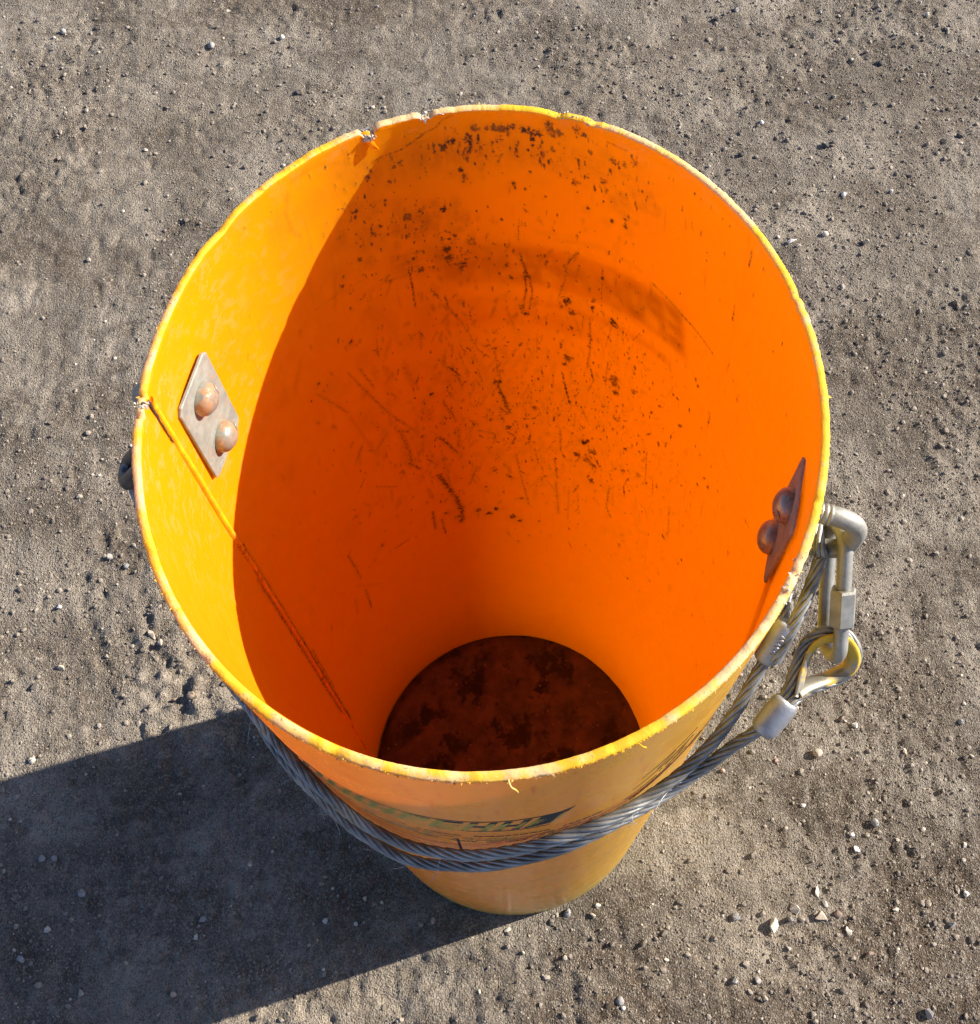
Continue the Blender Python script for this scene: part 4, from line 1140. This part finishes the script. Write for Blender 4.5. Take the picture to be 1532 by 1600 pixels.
# broken wires standing off the rope
V, F = [], []
parts = []
for k in range(26):
    i = rs.randrange(int(len(P) * 0.12), int(len(P) * 0.86))
    p = P[i]
    er_ = np.array((p[0], p[1], 0)) / np.hypot(p[0], p[1])
    tan = (P[i + 1] - P[i - 1])
    tan /= np.linalg.norm(tan)
    L = rs.uniform(0.004, 0.016)
    d_ = er_ * rs.uniform(0.3, 1) + np.array((0, 0, rs.uniform(-0.6, 0.9))) + tan * rs.gauss(0, 1.2)
    d_ /= np.linalg.norm(d_)
    b = p + er_ * 0.0044
    parts.append(tube(spline([b - tan * 0.004, b, b + d_ * L * 0.5 + tan * 0.002, b + d_ * L + tan * rs.gauss(0, 0.006)], 0.001), 0.00022, 5))
v, f = merge(parts)
o = obj('broken_wires', v, f, M_ALU, rope_root)
o['kind'] = 'stuff'

def ferrule(a, b, wide, thick, mat, over=0.004, wdir=None):
    a, b = np.array(a, float), np.array(b, float)
    ax = (b - a) / np.linalg.norm(b - a)
    L = np.linalg.norm(b - a)
    t = np.array((0, 0.0015, 0.004, 0.008, L * 0.5, L - 0.008, L - 0.004, L - 0.0015, L))
    k = np.array((0.72, 0.88, 0.97, 1, 1.01, 1, 0.97, 0.88, 0.72))
    w = np.cross(ax, view)
    if wdir is not None:
        w = np.array(wdir)
    P = a + ax * t[:, None]
    v, f = tube(P, wide * k, 30, up=tuple(w), ry=thick * k)
    return v, f, ax, L
v, f, ax, L = ferrule(f1b - 0.12 * (f1 - f1b), f1 + 0.10 * (f1 - f1b) + np.array((0.002, -0.002, 0.001)), 0.0086, 0.0070, M_ALU)
fer = obj('ferrule', v, f, M_ALU, rope_root)
# stamped figures along its face
w = np.cross(ax, view)
w /= np.linalg.norm(w)
up_ = np.cross(w, ax)
if up_ @ view > 0:
    up_ = -up_
parts = []
for k in range(6):
    c = f1b + ax * (0.007 + 0.0030 * k) + up_ * 0.0071 + w * 0.0012 + np.array((0.001, -0.001, 0.0005))
    q = np.array([c - w * 0.0016 + ax * 0.0005 * (-1) ** k, c, c + w * 0.0016 - ax * 0.0004 * (-1) ** k])
    parts.append(tube(q, 0.00038, 5))
v, f = merge(parts)
obj('stamped_figures', v, f, M_ALU, rope_root)
e0 = np.array(CAB_LO[-2])
v, f, ax, L = ferrule(e0 - 0.06 * (f2 - e0) + np.array((0.0015, -0.002, 0)), f2 - 0.02 * (f2 - e0) + np.array((0.0015, -0.002, 0.0)), 0.0092, 0.0074, M_ALU)
obj('ferrule', v, f, M_ALU, rope_root)

# thimble: a grooved steel teardrop lining the eye
C2 = spline([f2 + np.array((0.003, 0.0008, 0.0))] + th_[1:] + [f2 + np.array((0.005, -0.0015, 0.0))], 0.0015)
T, N_, B_ = frames(C2, False, (0.10, -0.55, 1.0))
inward = cen - C2
inward -= np.sum(inward * T, 1)[:, None] * T
inward -= np.sum(inward * N_, 1)[:, None] * N_
inward /= np.linalg.norm(inward, axis=1)[:, None] + 1e-9
na = 12
V, F = [], []
for lay_, rg in ((0, 0.0056), (1, 0.0070)):
    for k in range(na + 1):
        a_ = math.radians(-88 + 176 * k / na)
        V.append(C2 + rg * (math.cos(a_) * inward + math.sin(a_) * N_))
V = np.stack(V, 1)                        # along, ring
m = V.shape[1]
n = len(C2)
ring = list(range(na + 1)) + list(range(m - 1, na, -1))
for i in range(n - 1):
    for k in range(len(ring)):
        a_, b = ring[k], ring[(k + 1) % len(ring)]
        F.append((i * m + a_, i * m + b, (i + 1) * m + b, (i + 1) * m + a_))
F.append(tuple(ring))
F.append(tuple((n - 1) * m + k for k in ring)[::-1])
obj('thimble', V.reshape(-1, 3), F, M_THIMBLE, rope_root)

# ------------------------------------------------------------------ single stones
STONE_COL = dict(pale=(0.56, 0.50, 0.41), white=(0.70, 0.66, 0.60), tan=(0.44, 0.36, 0.27), grey=(0.30, 0.28, 0.26), brown=(0.26, 0.19, 0.14), dark=(0.055, 0.048, 0.044), pink=(0.46, 0.31, 0.25))
M_ST = {k: mat_stone(k + '_stone', c) for k, c in STONE_COL.items()}
def stone(x, y, r, look, form, label):
    r = r / 1000
    rg_ = random.Random(int(x * 7919) * 31 + int(y * 4409))
    bm = bmesh.new()
    sx, sy, sz = {'round': (1, 0.92, 0.8), 'angular': (1.1, 0.8, 0.85), 'flat': (1.15, 0.95, 0.4), 'long': (1.25, 0.6, 0.6)}[form]
    npt = 26 if form == 'round' else 13
    for k in range(npt):
        v_ = Vector((rg_.gauss(0, 1), rg_.gauss(0, 1), rg_.gauss(0, 1))).normalized()
        q = 1 if form == 'round' else rg_.uniform(0.82, 1.1)
        bm.verts.new((v_.x * sx * q, v_.y * sy * q, v_.z * sz * q))
    res = bmesh.ops.convex_hull(bm, input=bm.verts)
    bmesh.ops.delete(bm, geom=[g for g in res['geom_interior'] if isinstance(g, bmesh.types.BMVert)], context='VERTS')
    bmesh.ops.bevel(bm, geom=list(bm.edges), offset=0.10 if form == 'round' else 0.05, segments=1, affect='EDGES')
    me = bpy.data.meshes.new('stone')
    bmesh.ops.triangulate(bm, faces=bm.faces)
    bm.to_mesh(me)
    bm.free()
    me.materials.append(M_ST[look])
    me.polygons.foreach_set('use_smooth', np.full(len(me.polygons), form == 'round', dtype=bool))
    o = bpy.data.objects.new('stone', me)
    COL.objects.link(o)
    a_ = rg_.uniform(0, 6.28)
    o.scale = (r, r, r)
    o.rotation_euler = (rg_.uniform(-0.2, 0.2), rg_.uniform(-0.2, 0.2), a_)
    o.location = (x, y, float(ground_z(np.array(x), np.array(y))) + r * sz * (0.45 if form != 'flat' else 0.55))
    tag(o, label, 'stone', 'single stones lying on the dirt')
    return o
for (x, y, r), (look, form, label) in zip(STONES, STONE_LOOK):
    stone(x, y, r, look, form, label)
